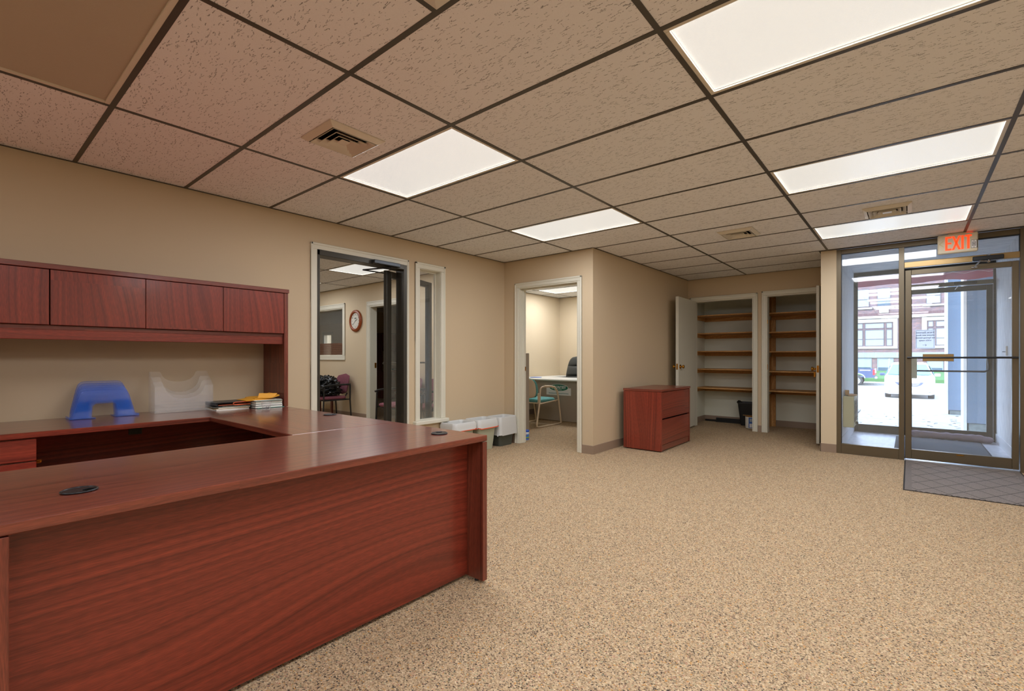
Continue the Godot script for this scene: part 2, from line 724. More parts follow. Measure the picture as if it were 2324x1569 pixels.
func shell() -> void:
	var b := mb(2)
	b.bx(-16.2, 6.15, -0.12, 0.0, -6.14, 4.35)
	b.bx(-16.2, 2.53, -0.12, 0.0, -9.05, -6.14)
	struct("floor", b, M.carpet, "speckled tan, brown and green loop carpet over the whole office floor")
	var T := 2.62
	b = mb()                                            # left wall, with the glazed door and the sidelight
	b.bx(-1.24, -1.12, 0, T, -1.6, 4.35).bx(-1.24, -1.12, 2.165, T, -2.64, -1.6).bx(-1.24, -1.12, 0, T, -2.80, -2.64)
	b.bx(-1.24, -1.12, 2.165, T, -3.13, -2.80).bx(-1.24, -1.12, 0, 0.39, -3.13, -2.80).bx(-1.24, -1.12, 0, T, -4.24, -3.13)
	struct("wall_left", b, M.wall, "beige painted wall behind the cherry hutch, with the glazed door and sidelight")
	b = mb()
	b.bx(-1.24, -0.86, 0, T, -4.36, -4.24).bx(-0.86, 0.085, 2.075, T, -4.36, -4.24).bx(0.085, 0.29, 0, T, -4.36, -4.24)
	struct("wall_office", b, M.wall, "short beige wall around the open doorway of the private office")
	b = mb().bx(0.17, 0.29, 0, T, -8.23, -4.36)
	struct("wall_alcove", b, M.wall, "beige wall in shade behind the two-drawer cherry file cabinet")
	b = mb()
	b.bx(0.29, 0.395, 0, T, -7.40, -7.28).bx(0.395, 1.315, 2.07, T, -7.40, -7.28).bx(1.315, 1.515, 0, T, -7.40, -7.28)
	b.bx(1.515, 2.225, 2.085, T, -7.40, -7.28).bx(2.225, 2.37, 0, T, -7.40, -7.28)
	struct("wall_back", b, M.wall, "taupe-beige back wall that holds the two supply closets")
	b = mb().bx(2.366, 2.527, 0, T, -8.42, -6.14)
	struct("wall_entry", b, M.wall_far, "narrow pale beige wall end between the closets and the entrance glazing")
	b = mb().bx(4.12, 6.15, 0, T, -6.30, -6.10).bx(4.13, 4.30, 0, T, -8.42, -6.30)
	struct("wall_street", b, M.wall, "beige wall to the right of the entrance")
	b = mb().bx(6.0, 6.15, 0, T, -6.1, 4.35)
	struct("wall_right", b, M.wall, "beige wall on the far right of the reception")
	b = mb().bx(-7.1, 6.15, 0, T, 4.2, 4.35)
	struct("wall_front", b, M.wall, "beige wall behind the reception desk's visitors")
	# closets
	b = mb().bx(0.29, 2.366, 0, T, -8.23, -8.11).bx(0.29, 0.292, 0, T, -8.11, -7.40).bx(1.355, 1.40, 0, T, -8.11, -7.40).bx(2.364, 2.366, 0, T, -8.11, -7.40)
	struct("wall_closet", b, M.closet, "off-white painted inside walls of the two supply closets")
	# waiting room, back office, private office
	b = mb()
	b.bx(-7.1, -6.6, 0, T, -4.26, -4.14).bx(-6.6, -5.104, 0, 1.18, -4.26, -4.14).bx(-6.6, -5.104, 2.075, T, -4.26, -4.14).bx(-5.104, -4.218, 0, T, -4.26, -4.14)
	b.bx(-4.218, -3.24, 2.05, T, -4.26, -4.14).bx(-3.24, -1.24, 0, T, -4.26, -4.14)
	struct("wall_clock", b, M.wall_far, "beige waiting room wall with the round wooden clock")
	b = mb().bx(-7.1, -6.98, 0, T, -4.14, 1.5).bx(-7.1, -1.24, 0, T, 1.5, 1.62)
	struct("wall_waiting", b, M.wall_far, "beige side wall of the waiting room")
	b = mb().bx(-16.2, -16.05, 0, T, -9.05, -4.14).bx(-16.05, -7.1, 0, T, -4.26, -4.14)
	b.bx(-16.2, -14.95, 0, T, -9.02, -8.9).bx(-14.95, -14.4, 2.02, T, -9.02, -8.9).bx(-14.4, -2.78, 0, T, -9.02, -8.9).bx(-16.2, -14.0, 0, T, -9.6, -9.5)
	struct("wall_far", b, M.wall_far, "pale beige far wall of the back office seen through the inner window")
	b = mb().bx(-2.90, -2.78, 0, T, -8.9, -4.36).bx(-2.78, 0.17, 0, T, -7.99, -7.87)
	struct("wall_private", b, M.wall_far, "cream corner walls of the brightly lit private office")
	# roof and the building above, which shade the street side
	b = mb().bx(-16.2, 6.15, T, 12.0, -8.42, 4.35).bx(-16.2, 0.5, T, 12.0, -9.6, -8.42)
	struct("roof", b, M.limestone, "solid upper storey of the building above the office", "roof")
	# baseboards
	b = mb().bx(0.29, 0.30, 0, 0.1, -7.28, -4.24).bx(0.132, 0.30, 0, 0.1, -4.24, -4.23)
	struct("baseboard_alcove", b, M.base, "taupe vinyl baseboard along the alcove wall")
	b = mb().bx(1.385, 1.441, 0, 0.1, -7.28, -7.272).bx(0.292, 1.355, 0, 0.1, -8.11, -8.10).bx(1.41, 2.364, 0, 0.1, -8.11, -8.10).bx(0.292, 0.30, 0, 0.1, -8.10, -7.40)
	struct("baseboard_back", b, M.base, "taupe vinyl baseboard along the closet walls")
	b = mb().bx(2.362, 2.527, 0, 0.1, -6.14, -6.132).bx(2.358, 2.366, 0, 0.1, -7.27, -6.132)
	struct("baseboard_entry", b, M.base, "taupe vinyl baseboard round the wall end beside the entrance")
	b = mb().bx(-1.12, -1.11, 0, 0.1, -4.24, -3.19).bx(-1.12, -0.93, 0, 0.1, -4.24, -4.23).bx(-1.12, -1.11, 0, 0.1, -2.75, -2.68)
	struct("baseboard_left", b, M.base, "taupe vinyl baseboard along the left wall behind the waste bins")
	b = mb().bx(-6.98, -4.285, 0, 0.14, -4.14, -4.13).bx(-3.11, -1.24, 0, 0.14, -4.14, -4.13)
	struct("baseboard_waiting", b, M.base, "taupe vinyl baseboard under the waiting room clock")
	b = mb().bx(-2.78, -2.77, 0, 0.1, -7.87, -4.36).bx(-2.77, 0.17, 0, 0.1, -7.87, -7.86)
	struct("baseboard_private", b, M.base, "taupe vinyl baseboard inside the private office")


# ---------------------------------------------------------------- suspended ceilings
func grid_ceiling(parent: Node, rects: Array, xs: Array, zs: Array, skip: Array, tile: Material, tee: Material, half := 0.012) -> void:
	for i in xs.size() - 1:
		for j in zs.size() - 1:
			var cell := Rect2(xs[i], zs[j], xs[i + 1] - xs[i], zs[j + 1] - zs[j])
			var mid := cell.get_center()
			var open := false
			for s in skip:
				if cell.has_point(s):
					open = true
			if open:
				continue
			var parts: Array[Rect2] = []
			for r in rects:
				var q: Rect2 = cell.intersection(r)
				if q.size.x < 0.02 or q.size.y < 0.02:
					continue
				var met := false
				for k in parts.size():
					if absf(parts[k].position.x - q.position.x) < 0.001 and absf(parts[k].size.x - q.size.x) < 0.001 and parts[k].grow(0.002).intersects(q):
						parts[k] = parts[k].merge(q)
						met = true
				if not met:
					parts.append(q)
			for q in parts:
				var b := mb()
				b.so = Vector2(rng.randf(), rng.randf())
				b.bx(q.position.x + 0.003, q.end.x - 0.003, H + 0.003, H + 0.018, q.position.y + 0.003, q.end.y - 0.003, 0.002)
				obj("ceiling_tile", b, tile, parent)
			if parts.size() and i > 0:
				pass
	for i in range(1, xs.size() - 1):                   # main tees run along z
		for r in rects:
			if xs[i] > r.position.x + 0.01 and xs[i] < r.end.x - 0.01:
				obj("main_tee", mb().bx(xs[i] - half, xs[i] + half, H, H + 0.003, r.position.y, r.end.y), tee, parent)
	for j in range(1, zs.size() - 1):
		for i in xs.size() - 1:
			for r in rects:
				var x0 := maxf(xs[i] + half, r.position.x)
				var x1 := minf(xs[i + 1] - half, r.end.x)
				if x1 - x0 > 0.03 and zs[j] > r.position.y + 0.01 and zs[j] < r.end.y - 0.01:
					obj("cross_tee", mb().bx(x0, x1, H + 0.0004, H + 0.003, zs[j] - half, zs[j] + half), tee, parent)


func steps(from: float, step: float, lo: float, hi: float) -> Array:
	var a := [lo]
	var k := ceili((lo + 0.03 - from) / step)
	while from + k * step < hi - 0.03:
		a.append(from + k * step)
		k += 1
	a.append(hi)
	return a


func ceilings() -> void:
	var top := thing("ceiling", "suspended ceiling of fissured beige tiles in a dark bronze grid over the reception", "ceiling", Vector3.ZERO, "", "structure")
	var rects := [Rect2(-1.12, -4.24, 7.12, 8.44), Rect2(0.29, -6.14, 5.71, 1.90), Rect2(0.29, -7.28, 2.076, 1.14)]
	var cells := []
	for p in LAMPS:
		cells.append(Vector2(p[0], p[1]))
	var xs := steps(0.0, 1.2192, -1.12, 6.0)
	xs.insert(3, 1.829)                                 # the extra tee beside the lay-in diffuser is cut below
	xs.remove_at(3)
	cells.append(Vector2(1.829, -0.305))
	grid_ceiling(top, rects, xs, steps(0.0, 0.6096, -7.28, 4.2), cells, M.tile, M.tee)
	obj("cross_tee", mb().bx(1.817, 1.841, H + 0.0004, H + 0.003, -0.598, -0.012), M.tee, top)
	var b := mb()
	b.so = Vector2(0.3, 0.2)
	obj("ceiling_tile", b.bx(1.222, 1.826, H + 0.003, H + 0.018, -0.606, -0.003, 0.002), M.tile, top)
	var e := mb()
	for q in [[-1.12, -1.10, -4.24, 4.2], [-1.12, 0.29, -4.24, -4.22], [0.29, 0.31, -7.28, -4.24], [0.29, 2.366, -7.28, -7.26], [2.346, 2.366, -7.28, -6.14], [2.346, 6.0, -6.14, -6.118], [5.98, 6.0, -6.1, 4.2]]:
		e.bx(q[0], q[1], H - 0.0006, H + 0.0024, q[2], q[3])
	obj("wall_angle", e, M.tee, top)
	obj("deck", mb().bx(-1.24, 6.0, H + 0.14, H + 0.18, -7.4, 4.2), M.dark, top)
	var two := thing("ceiling", "suspended tile ceiling of the waiting room behind the glazed door", "ceiling", Vector3.ZERO, "", "structure")
	grid_ceiling(two, [Rect2(-6.98, -4.14, 5.74, 5.64)], steps(-3.55, 1.2192, -6.98, -1.24), steps(-3.6, 0.6096, -4.14, 1.5), [Vector2(-2.94, -3.3), Vector2(-5.4, -3.3), Vector2(-2.94, -0.85), Vector2(-5.4, -0.85)], M.tile, M.tee, 0.009)
	e = mb().bx(-6.98, -1.24, H - 0.0006, H + 0.0024, -4.14, -4.122)
	obj("wall_angle", e, M.tee, two)
	var three := thing("ceiling", "suspended tile ceiling of the private office", "ceiling", Vector3.ZERO, "", "structure")
	grid_ceiling(three, [Rect2(-2.78, -7.87, 2.95, 3.51)], steps(-2.43, 1.2192, -2.78, 0.17), steps(-6.61, 0.6096, -7.87, -4.36), [Vector2(-1.82, -6.92)], M.tile, M.tee, 0.007)
	e = mb().bx(-2.78, -2.764, H - 0.0006, H + 0.0024, -7.87, -4.36).bx(-2.764, 0.17, H - 0.0006, H + 0.0024, -7.87, -7.854)
	obj("wall_angle", e, M.tee, three)
	var b4 := mb().bx(-16.05, -2.9, H, H + 0.02, -9.5, -4.26)
	struct("ceiling", b4, M.tile, "distant beige tile ceiling of the back office")


const LAMPS := [[0.6096, 0.305, 0], [0.6096, -1.524, 1], [0.6096, -3.353, 1], [3.048, -1.524, 1], [3.048, -3.353, 1], [3.048, -5.182, 1], [3.048, 0.305, 1], [3.048, 2.134, 1], [0.6096, 2.134, 1], [5.4864, -1.524, 1], [5.4864, 1.5, 1]]


func troffer(x: float, z: float, lit: bool, label: String, power: float, group: String, w := 1.2192) -> void:
	var t := thing("ceiling_light", label, "ceiling light", Vector3(x, H, z), group)
	var hx := w / 2 - 0.006
	var hz := 0.3048 - 0.006
	var f := 0.026
	var b := mb()
	b.at(Basis.IDENTITY, Vector3(x, H, z))
	b.bx(-hx, hx, 0.0015, 0.02, -hz, -hz + f, 0.002).bx(-hx, hx, 0.0015, 0.02, hz - f, hz, 0.002)
	b.bx(-hx, -hx + f, 0.0015, 0.02, -hz + f, hz - f, 0.002).bx(hx - f, hx, 0.0015, 0.02, -hz + f, hz - f, 0.002)
	obj("frame", b, M.fixture, t)
	b = mb()
	b.at(Basis.IDENTITY, Vector3(x, H, z))
	b.bx(-hx + f - 0.004, hx - f + 0.004, 0.010, 0.015, -hz + f - 0.004, hz - f + 0.004)
	obj("lens", b, M.lens if lit else M.lens_off, t)
	if lit:
		var l := AreaLight3D.new()
		l.name = "tubes"
		t.add_child(l)
		l.position = Vector3(0, 0.006, 0)
		l.rotation.x = -PI / 2
		l.area_size = Vector2((hx - f) * 2, (hz - f) * 2)
		l.light_color = Color("f7f8ff")
		l.light_energy = power
		l.set("area_range", 14.0)
		l.set("area_attenuation", 2.0)
		l.shadow_enabled = true


func diffuser(x: float, z: float, half: float, label: String, group := "") -> void:
	var t := thing("ceiling_vent", label, "air vent", Vector3(x, H, z), group)
	var o := Vector3(x, H, z)
	var ring := func(r0: float, y0: float, r1: float, y1: float, lip: float) -> Mb:   # a square ring sloping from (r0, y0) out to (r1, y1)
		var b := mb()
		b.at(Basis.IDENTITY, o)
		for k in 4:
			var q := Basis(UP, PI / 2 * k)
			var a := q * Vector3(-r0, y0, r0)
			var c := q * Vector3(r0, y0, r0)
			var d := q * Vector3(r1, y1, r1)
			var e := q * Vector3(-r1, y1, r1)
			b.quad(a, c, d, e, Vector3.DOWN + q * Vector3(0, 0, 0.01))
			b.quad(a + Vector3(0, 0.003, 0), c + Vector3(0, 0.003, 0), d + Vector3(0, 0.003, 0), e + Vector3(0, 0.003, 0), UP)
			b.quad(e, d, d + Vector3(0, lip, 0), e + Vector3(0, lip, 0), q * Vector3(0, 0, 1))
			b.quad(a, c, c + Vector3(0, 0.003, 0), a + Vector3(0, 0.003, 0), q * Vector3(0, 0, -1))
		return b
	obj("backing", mb().at(Basis.IDENTITY, o).bx(-half * 0.86, half * 0.86, 0.001, 0.0024, -half * 0.86, half * 0.86), M.dark, t)
	obj("frame", ring.call(half * 0.82, -0.024, half, -0.004, 0.006), M.fixture, t)
	for k in 3:
		var r: float = half * [0.78, 0.58, 0.38][k]
		obj("louver", ring.call(r - half * 0.16, -0.003, r, -0.026, 0.004), M.fixture, t)
	obj("core", mb().at(Basis.IDENTITY, o).bx(-half * 0.2, half * 0.2, -0.022, -0.017, -half * 0.16, half * 0.16, 0.003), M.fixture, t)


func lamps() -> void:
	var names := ["unlit fluorescent ceiling panel over the cherry hutch, its lens grey", "lit ceiling panel nearest the square air vent above the desk", "lit ceiling panel in front of the private office doorway",
		"largest lit ceiling panel, cut off by the top edge of the picture", "long lit ceiling panel in the middle of the right-hand row", "lit ceiling panel nearest the exit sign",
		"lit ceiling panel straight above the camera", "lit ceiling panel behind the camera on the right", "lit ceiling panel behind the camera on the left", "lit ceiling panel by the right wall ahead", "lit ceiling panel by the right wall behind"]
	for k in LAMPS.size():
		troffer(LAMPS[k][0], LAMPS[k][1], LAMPS[k][2] == 1, names[k], 2.3, "fluorescent ceiling panels of the reception")
	troffer(-2.94, -3.295, true, "lit ceiling panel seen through the open glazed door", 1.7, "ceiling panels of the waiting room")
	troffer(-5.38, -3.295, true, "lit ceiling panel whose tip shows beside the door frame, over the window", 1.5, "ceiling panels of the waiting room")
	troffer(-2.94, -0.857, true, "lit waiting room ceiling panel behind the left wall", 1.7, "ceiling panels of the waiting room")
	troffer(-5.38, -0.857, true, "lit waiting room ceiling panel deep behind the left wall", 1.7, "ceiling panels of the waiting room")
	troffer(-1.82, -6.915, true, "lit ceiling panel inside the private office", 3.4, "ceiling panels of the inner offices")
	for p in [[-9.7, -6.7, "nearer lit ceiling panel seen through the waiting room window"], [-13.7, -8.3, "farther lit ceiling panel seen through the waiting room window"], [-5.6, -6.7, "lit back office ceiling panel near the inner doorway"], [-7.3, -5.5, "lit back office ceiling panel above the cherry hutch"], [-11.5, -5.6, "lit back office ceiling panel deep behind the window"]]:
		troffer(p[0], p[1], true, p[2], 2.6, "ceiling panels of the inner offices")
	diffuser(0.59, -0.935, 0.17, "square beige air vent above the desk, left of the first lit panel", "square air vents in the ceiling")
	diffuser(1.825, -4.61, 0.17, "square beige air vent in the middle of the ceiling before the closets", "square air vents in the ceiling")
	diffuser(3.06, -4.62, 0.17, "square air vent with bluish daylight, between the two lit panels near the exit", "square air vents in the ceiling")
	diffuser(2.134, -0.305, 0.29, "large lay-in air vent of which one corner shows at the top edge", "")


# ---------------------------------------------------------------- doors and inner windows
# a flat casing with a raised outer bead round an opening; u runs along the wall, the face points along dir
func casing(parent: Node, axis: int, plane: float, dir: float, u0: float, u1: float, y0: float, y1: float, w: float, sill := false) -> void:
	var add := func(called: String, a0: float, a1: float, b0: float, b1: float, bead: Array) -> void:
		var b := mb()
		for k in 2:
			var th := 0.014 if k == 0 else 0.02
			var q: Array = [a0, a1, b0, b1] if k == 0 else bead
			var p0 := minf(plane, plane + dir * th)
			var p1 := maxf(plane, plane + dir * th)
			if axis == 0:
				b.bx(p0, p1, q[2], q[3], q[0], q[1], 0.004)
			else:
				b.bx(q[0], q[1], q[2], q[3], p0, p1, 0.004)
		obj(called, b, M.trim, parent)
	var e := 0.022
	add.call("casing_side", u0 - w, u0, y0, y1, [u0 - w, u0 - w + e, y0, y1 + w])
	add.call("casing_side", u1, u1 + w, y0, y1, [u1 + w - e, u1 + w, y0, y1 + w])
	add.call("casing_head", u0 - w, u1 + w, y1, y1 + w, [u0 - w, u1 + w, y1 + w - e, y1 + w])
	if sill:
		add.call("casing_sill", u0 - w, u1 + w, y0 - w, y0, [u0 - w, u1 + w, y0 - w, y0 - w + e])


func knob(b: Mb, o: Vector3, dir: Vector3) -> void:
	b.xf = Transform3D(Basis(Quaternion(UP, dir)), o)
	b.lathe([[0.0, 0.0], [0.032, 0.0], [0.032, 0.006], [0.013, 0.010], [0.011, 0.028], [0.022, 0.038], [0.028, 0.050], [0.024, 0.062], [0.0, 0.067]], 20)
	b.xf = Transform3D.IDENTITY


func slab(parent: Node, called: String, a: Vector2, c: Vector2, th: float, y0: float, y1: float, m: Material, bev := 0.003, s0 := 0.0, s1 := -1.0) -> MeshInstance3D:
	# a box standing on the line a -> c (x, z), from s0 to s1 metres along it
	var d := c - a
	var b := mb(1)
	b.at(Basis(UP, -d.angle()), Vector3(a.x, 0, a.y))
	b.bx(s0, d.length() if s1 < 0 else s1, y0, y1, -th / 2, th / 2, bev)
	return obj(called, b, m, parent)


func doors_inside() -> void:
	# glazed door of the waiting room
	var d := thing("door_1", "open glazed door with dark bronze frame in a white-cased opening left of the sidelight", "door", Vector3(-1.18, 0, -2.1), "", "structure")
	casing(d, 0, -1.12, 1.0, -2.60, -1.635, 0.0, 2.155, 0.062)
	obj("jamb", mb().bx(-1.25, -1.105, 0, 2.155, -1.66, -1.635, 0.004), M.bronze_dark, d)
	obj("jamb", mb().bx(-1.25, -1.105, 0, 2.155, -2.64, -2.595, 0.004), M.bronze_dark, d)
	obj("frame_head", mb().bx(-1.25, -1.105, 2.105, 2.16, -2.60, -1.635, 0.004), M.bronze_dark, d)
	var a := Vector2(-1.275, -2.475)
	var c := Vector2(-1.60, -3.36)
	slab(d, "leaf_stile", a, c, 0.044, 0.02, 2.10, M.bronze_dark, 0.003, 0.0, 0.085)
	slab(d, "leaf_stile", a, c, 0.044, 0.02, 2.10, M.bronze_dark, 0.003, 0.85, 0.943)
	slab(d, "leaf_rail", a, c, 0.044, 2.03, 2.10, M.bronze_dark, 0.003, 0.085, 0.85)
	slab(d, "leaf_rail", a, c, 0.044, 0.02, 0.17, M.bronze_dark, 0.003, 0.085, 0.85)
	slab(d, "leaf_pane", a, c, 0.006, 0.17, 2.03, M.glass, 0.0, 0.085, 0.85)
	var q := Basis(UP, -(c - a).angle())
	var bar := mb().at(q, Vector3(a.x, 0, a.y))
	bar.tube([Vector3(0.03, 1.08, -0.05), Vector3(0.88, 1.08, -0.05)], 0.011)
	bar.tube([Vector3(0.05, 1.08, -0.05), Vector3(0.05, 1.08, -0.02)], 0.009).tube([Vector3(0.87, 1.08, -0.05), Vector3(0.87, 1.08, -0.02)], 0.009)
	obj("push_bar", bar, M.bronze_dark, d)
	obj("closer", mb().bx(-1.105, -1.055, 2.110, 2.150, -2.52, -2.20, 0.006), M.steel, d)
	var arm := mb().tube([Vector3(-1.08, 2.10, -2.42), Vector3(-1.30, 2.07, -2.22)], 0.008).tube([Vector3(-1.30, 2.07, -2.22), Vector3(-1.32, 2.075, -2.60)], 0.007)
	obj("closer_arm", arm, M.steel, d)
	# sidelight
	var s := thing("window_1", "narrow white-cased sidelight window between the glazed door and the waste bins", "window", Vector3(-1.18, 0.39, -2.97), "", "structure")
	casing(s, 0, -1.12, 1.0, -3.12, -2.815, 0.43, 2.155, 0.064)
	obj("jamb", mb().bx(-1.24, -1.12, 0.39, 2.165, -2.815, -2.80).bx(-1.24, -1.12, 0.39, 2.165, -3.13, -3.115).bx(-1.24, -1.12, 2.15, 2.165, -3.115, -2.815), M.trim, s)
	obj("stop", mb().bx(-1.215, -1.19, 0.43, 2.15, -2.83, -2.815).bx(-1.215, -1.19, 0.43, 2.15, -3.115, -3.10).bx(-1.215, -1.19, 2.135, 2.15, -3.10, -2.83), M.trim, s)
	obj("stool", mb().bx(-1.24, -1.06, 0.385, 0.43, -3.21, -2.725, 0.008), M.trim, s)
	obj("pane", mb().bx(-1.205, -1.199, 0.43, 2.15, -3.115, -2.815), M.glass, s)
	# private office doorway
	var o := thing("door_2", "open white-cased doorway of the private office, its leaf out of sight", "door", Vector3(-0.39, 0, -4.3), "", "structure")
	casing(o, 1, -4.24, 1.0, -0.86, 0.078, 0.0, 2.07, 0.06)
	obj("jamb", mb().bx(-0.86, -0.842, 0, 2.075, -4.37, -4.235, 0.002), M.trim, o)
	obj("jamb", mb().bx(0.067, 0.085, 0, 2.075, -4.37, -4.235, 0.002), M.trim, o)
	obj("jamb_head", mb().bx(-0.842, 0.067, 2.057, 2.075, -4.37, -4.235, 0.002), M.trim, o)
	obj("stop", mb().bx(-0.842, -0.828, 0, 2.057, -4.335, -4.30, 0.002).bx(0.053, 0.067, 0, 2.057, -4.335, -4.30, 0.002).bx(-0.828, 0.053, 2.043, 2.057, -4.335, -4.30, 0.002), M.trim, o)
	obj("strike_plate", mb().bx(-0.842, -0.839, 0.965, 1.02, -4.365, -4.337), M.brass, o)
	# two closet doors, both standing open
	var k := thing("door_3", "left closet door, white and swung open against the alcove wall", "door", Vector3(0.86, 0, -7.28), "", "structure")
	casing(k, 1, -7.28, 1.0, 0.395, 1.322, 0.0, 2.08, 0.062)
	obj("jamb", mb().bx(0.395, 0.409, 0, 2.075, -7.40, -7.275).bx(1.306, 1.32, 0, 2.075, -7.40, -7.275).bx(0.409, 1.306, 2.062, 2.076, -7.40, -7.275), M.trim, k)
	var lf := slab(k, "leaf", Vector2(0.418, -7.255), Vector2(0.46, -6.385), 0.045, 0.025, 2.07, M.leaf, 0.002)
	var kb := mb()
	knob(kb, Vector3(0.482, 1.005, -6.45), Vector3(1, 0, 0.05).normalized())
	knob(kb, Vector3(0.435, 1.005, -6.45), Vector3(-1, 0, -0.05).normalized())
	obj("knob", kb, M.brass, lf)
	obj("latch_plate", mb().at(Basis(UP, -0.048), Vector3(0.46, 0, -6.385)).bx(-0.012, 0.012, 0.96, 1.05, 0.0, 0.002), M.brass, lf)
	obj("strike_plate", mb().bx(1.303, 1.306, 0.97, 1.04, -7.33, -7.29), M.brass, k)
	var r := thing("door_4", "right closet door, seen edge-on beside the wall end at the entrance", "door", Vector3(1.87, 0, -7.28), "", "structure")
	casing(r, 1, -7.28, 1.0, 1.505, 2.235, 0.0, 2.09, 0.064)
	obj("jamb", mb().bx(1.505, 1.519, 0, 2.086, -7.40, -7.275).bx(2.221, 2.235, 0, 2.086, -7.40, -7.275).bx(1.519, 2.221, 2.072, 2.086, -7.40, -7.275), M.trim, r)
	var l2 := slab(r, "leaf", Vector2(2.268, -7.25), Vector2(2.281, -6.53), 0.035, 0.025, 2.08, M.leaf, 0.002)
	kb = mb()
	knob(kb, Vector3(2.262, 0.995, -6.59), Vector3.LEFT)
	knob(kb, Vector3(2.298, 0.995, -6.59), Vector3.RIGHT)
	obj("knob", kb, M.brass, l2)
	obj("latch_plate", mb().bx(2.270, 2.294, 0.95, 1.04, -6.531, -6.528), M.brass, l2)
	kb = mb().tube(ring_pts(Vector3(2.238, 0.965, -6.59), 0.017, Vector3.BACK), 0.0022, 6, true)
	kb.bx(2.229, 2.240, 0.885, 0.95, -6.592, -6.588).bx(2.238, 2.247, 0.89, 0.948, -6.586, -6.583)
	obj("keys", kb, M.brass, l2)
	obj("strike_plate", mb().bx(1.519, 1.523, 0.96, 1.04, -7.31, -7.28).bx(1.519, 1.523, 1.66, 1.72, -7.31, -7.28), M.brass, r)
	# waiting room: doorway and window in the clock wall
	var w := thing("door_7", "white-cased doorway in the clock wall, opening on the back office", "door", Vector3(-3.7, 0, -4.2), "", "structure")
	casing(w, 1, -4.14, 1.0, -4.218, -3.235, 0.0, 2.05, 0.077)
	obj("jamb", mb().bx(-4.218, -4.198, 0, 2.05, -4.27, -4.135).bx(-3.26, -3.24, 0, 2.05, -4.27, -4.135).bx(-4.198, -3.26, 2.03, 2.05, -4.27, -4.135), M.trim, w)
	obj("strike_plate", mb().bx(-4.198, -4.194, 0.96, 1.05, -4.262, -4.225), M.brass, w)
	var g := thing("window_4", "white-framed inner window left of the clock, its lower part behind a brown blind", "window", Vector3(-5.85, 1.14, -4.2), "", "structure")
	casing(g, 1, -4.14, 1.0, -6.6, -5.104, 1.18, 2.075, 0.085, true)
	obj("pane", mb().bx(-6.6, -5.104, 1.18, 2.075, -4.203, -4.197), M.glass, g)
	obj("stop", mb().bx(-5.118, -5.104, 1.18, 2.075, -4.26, -4.14).bx(-6.6, -5.118, 2.061, 2.075, -4.26, -4.14).bx(-6.6, -5.118, 1.18, 1.194, -4.26, -4.14), M.trim, g)
	var bl := thing("window_blind", "brown woven blind across the bottom of the inner window", "blind", Vector3(-5.86, 1.2, -4.165))
	var slat := pm("6b4a36", 0.7)
	for i in 11:
		obj("slat", mb().bx(-6.59, -5.115, 1.197 + i * 0.0205, 1.2145 + i * 0.0205, -4.185 + 0.004 * (i % 2), -4.176 + 0.004 * (i % 2)), slat, bl)
	var f := thing("door_8", "distant doorway with white casing in the far wall of the back office", "door", Vector3(-14.68, 0, -8.9), "", "structure")
	casing(f, 1, -8.9, 1.0, -14.95, -14.4, 0.0, 2.02, 0.12)


func ring_pts(c: Vector3, r: float, normal: Vector3, k := 12) -> Array:
	var s := normal.cross(UP if absf(normal.y) < 0.9 else Vector3.RIGHT).normalized()
	var t := normal.cross(s)
	var a := []
	for i in k:
		a.append(c + (s * cos(TAU * i / k) + t * sin(TAU * i / k)) * r)
	return a


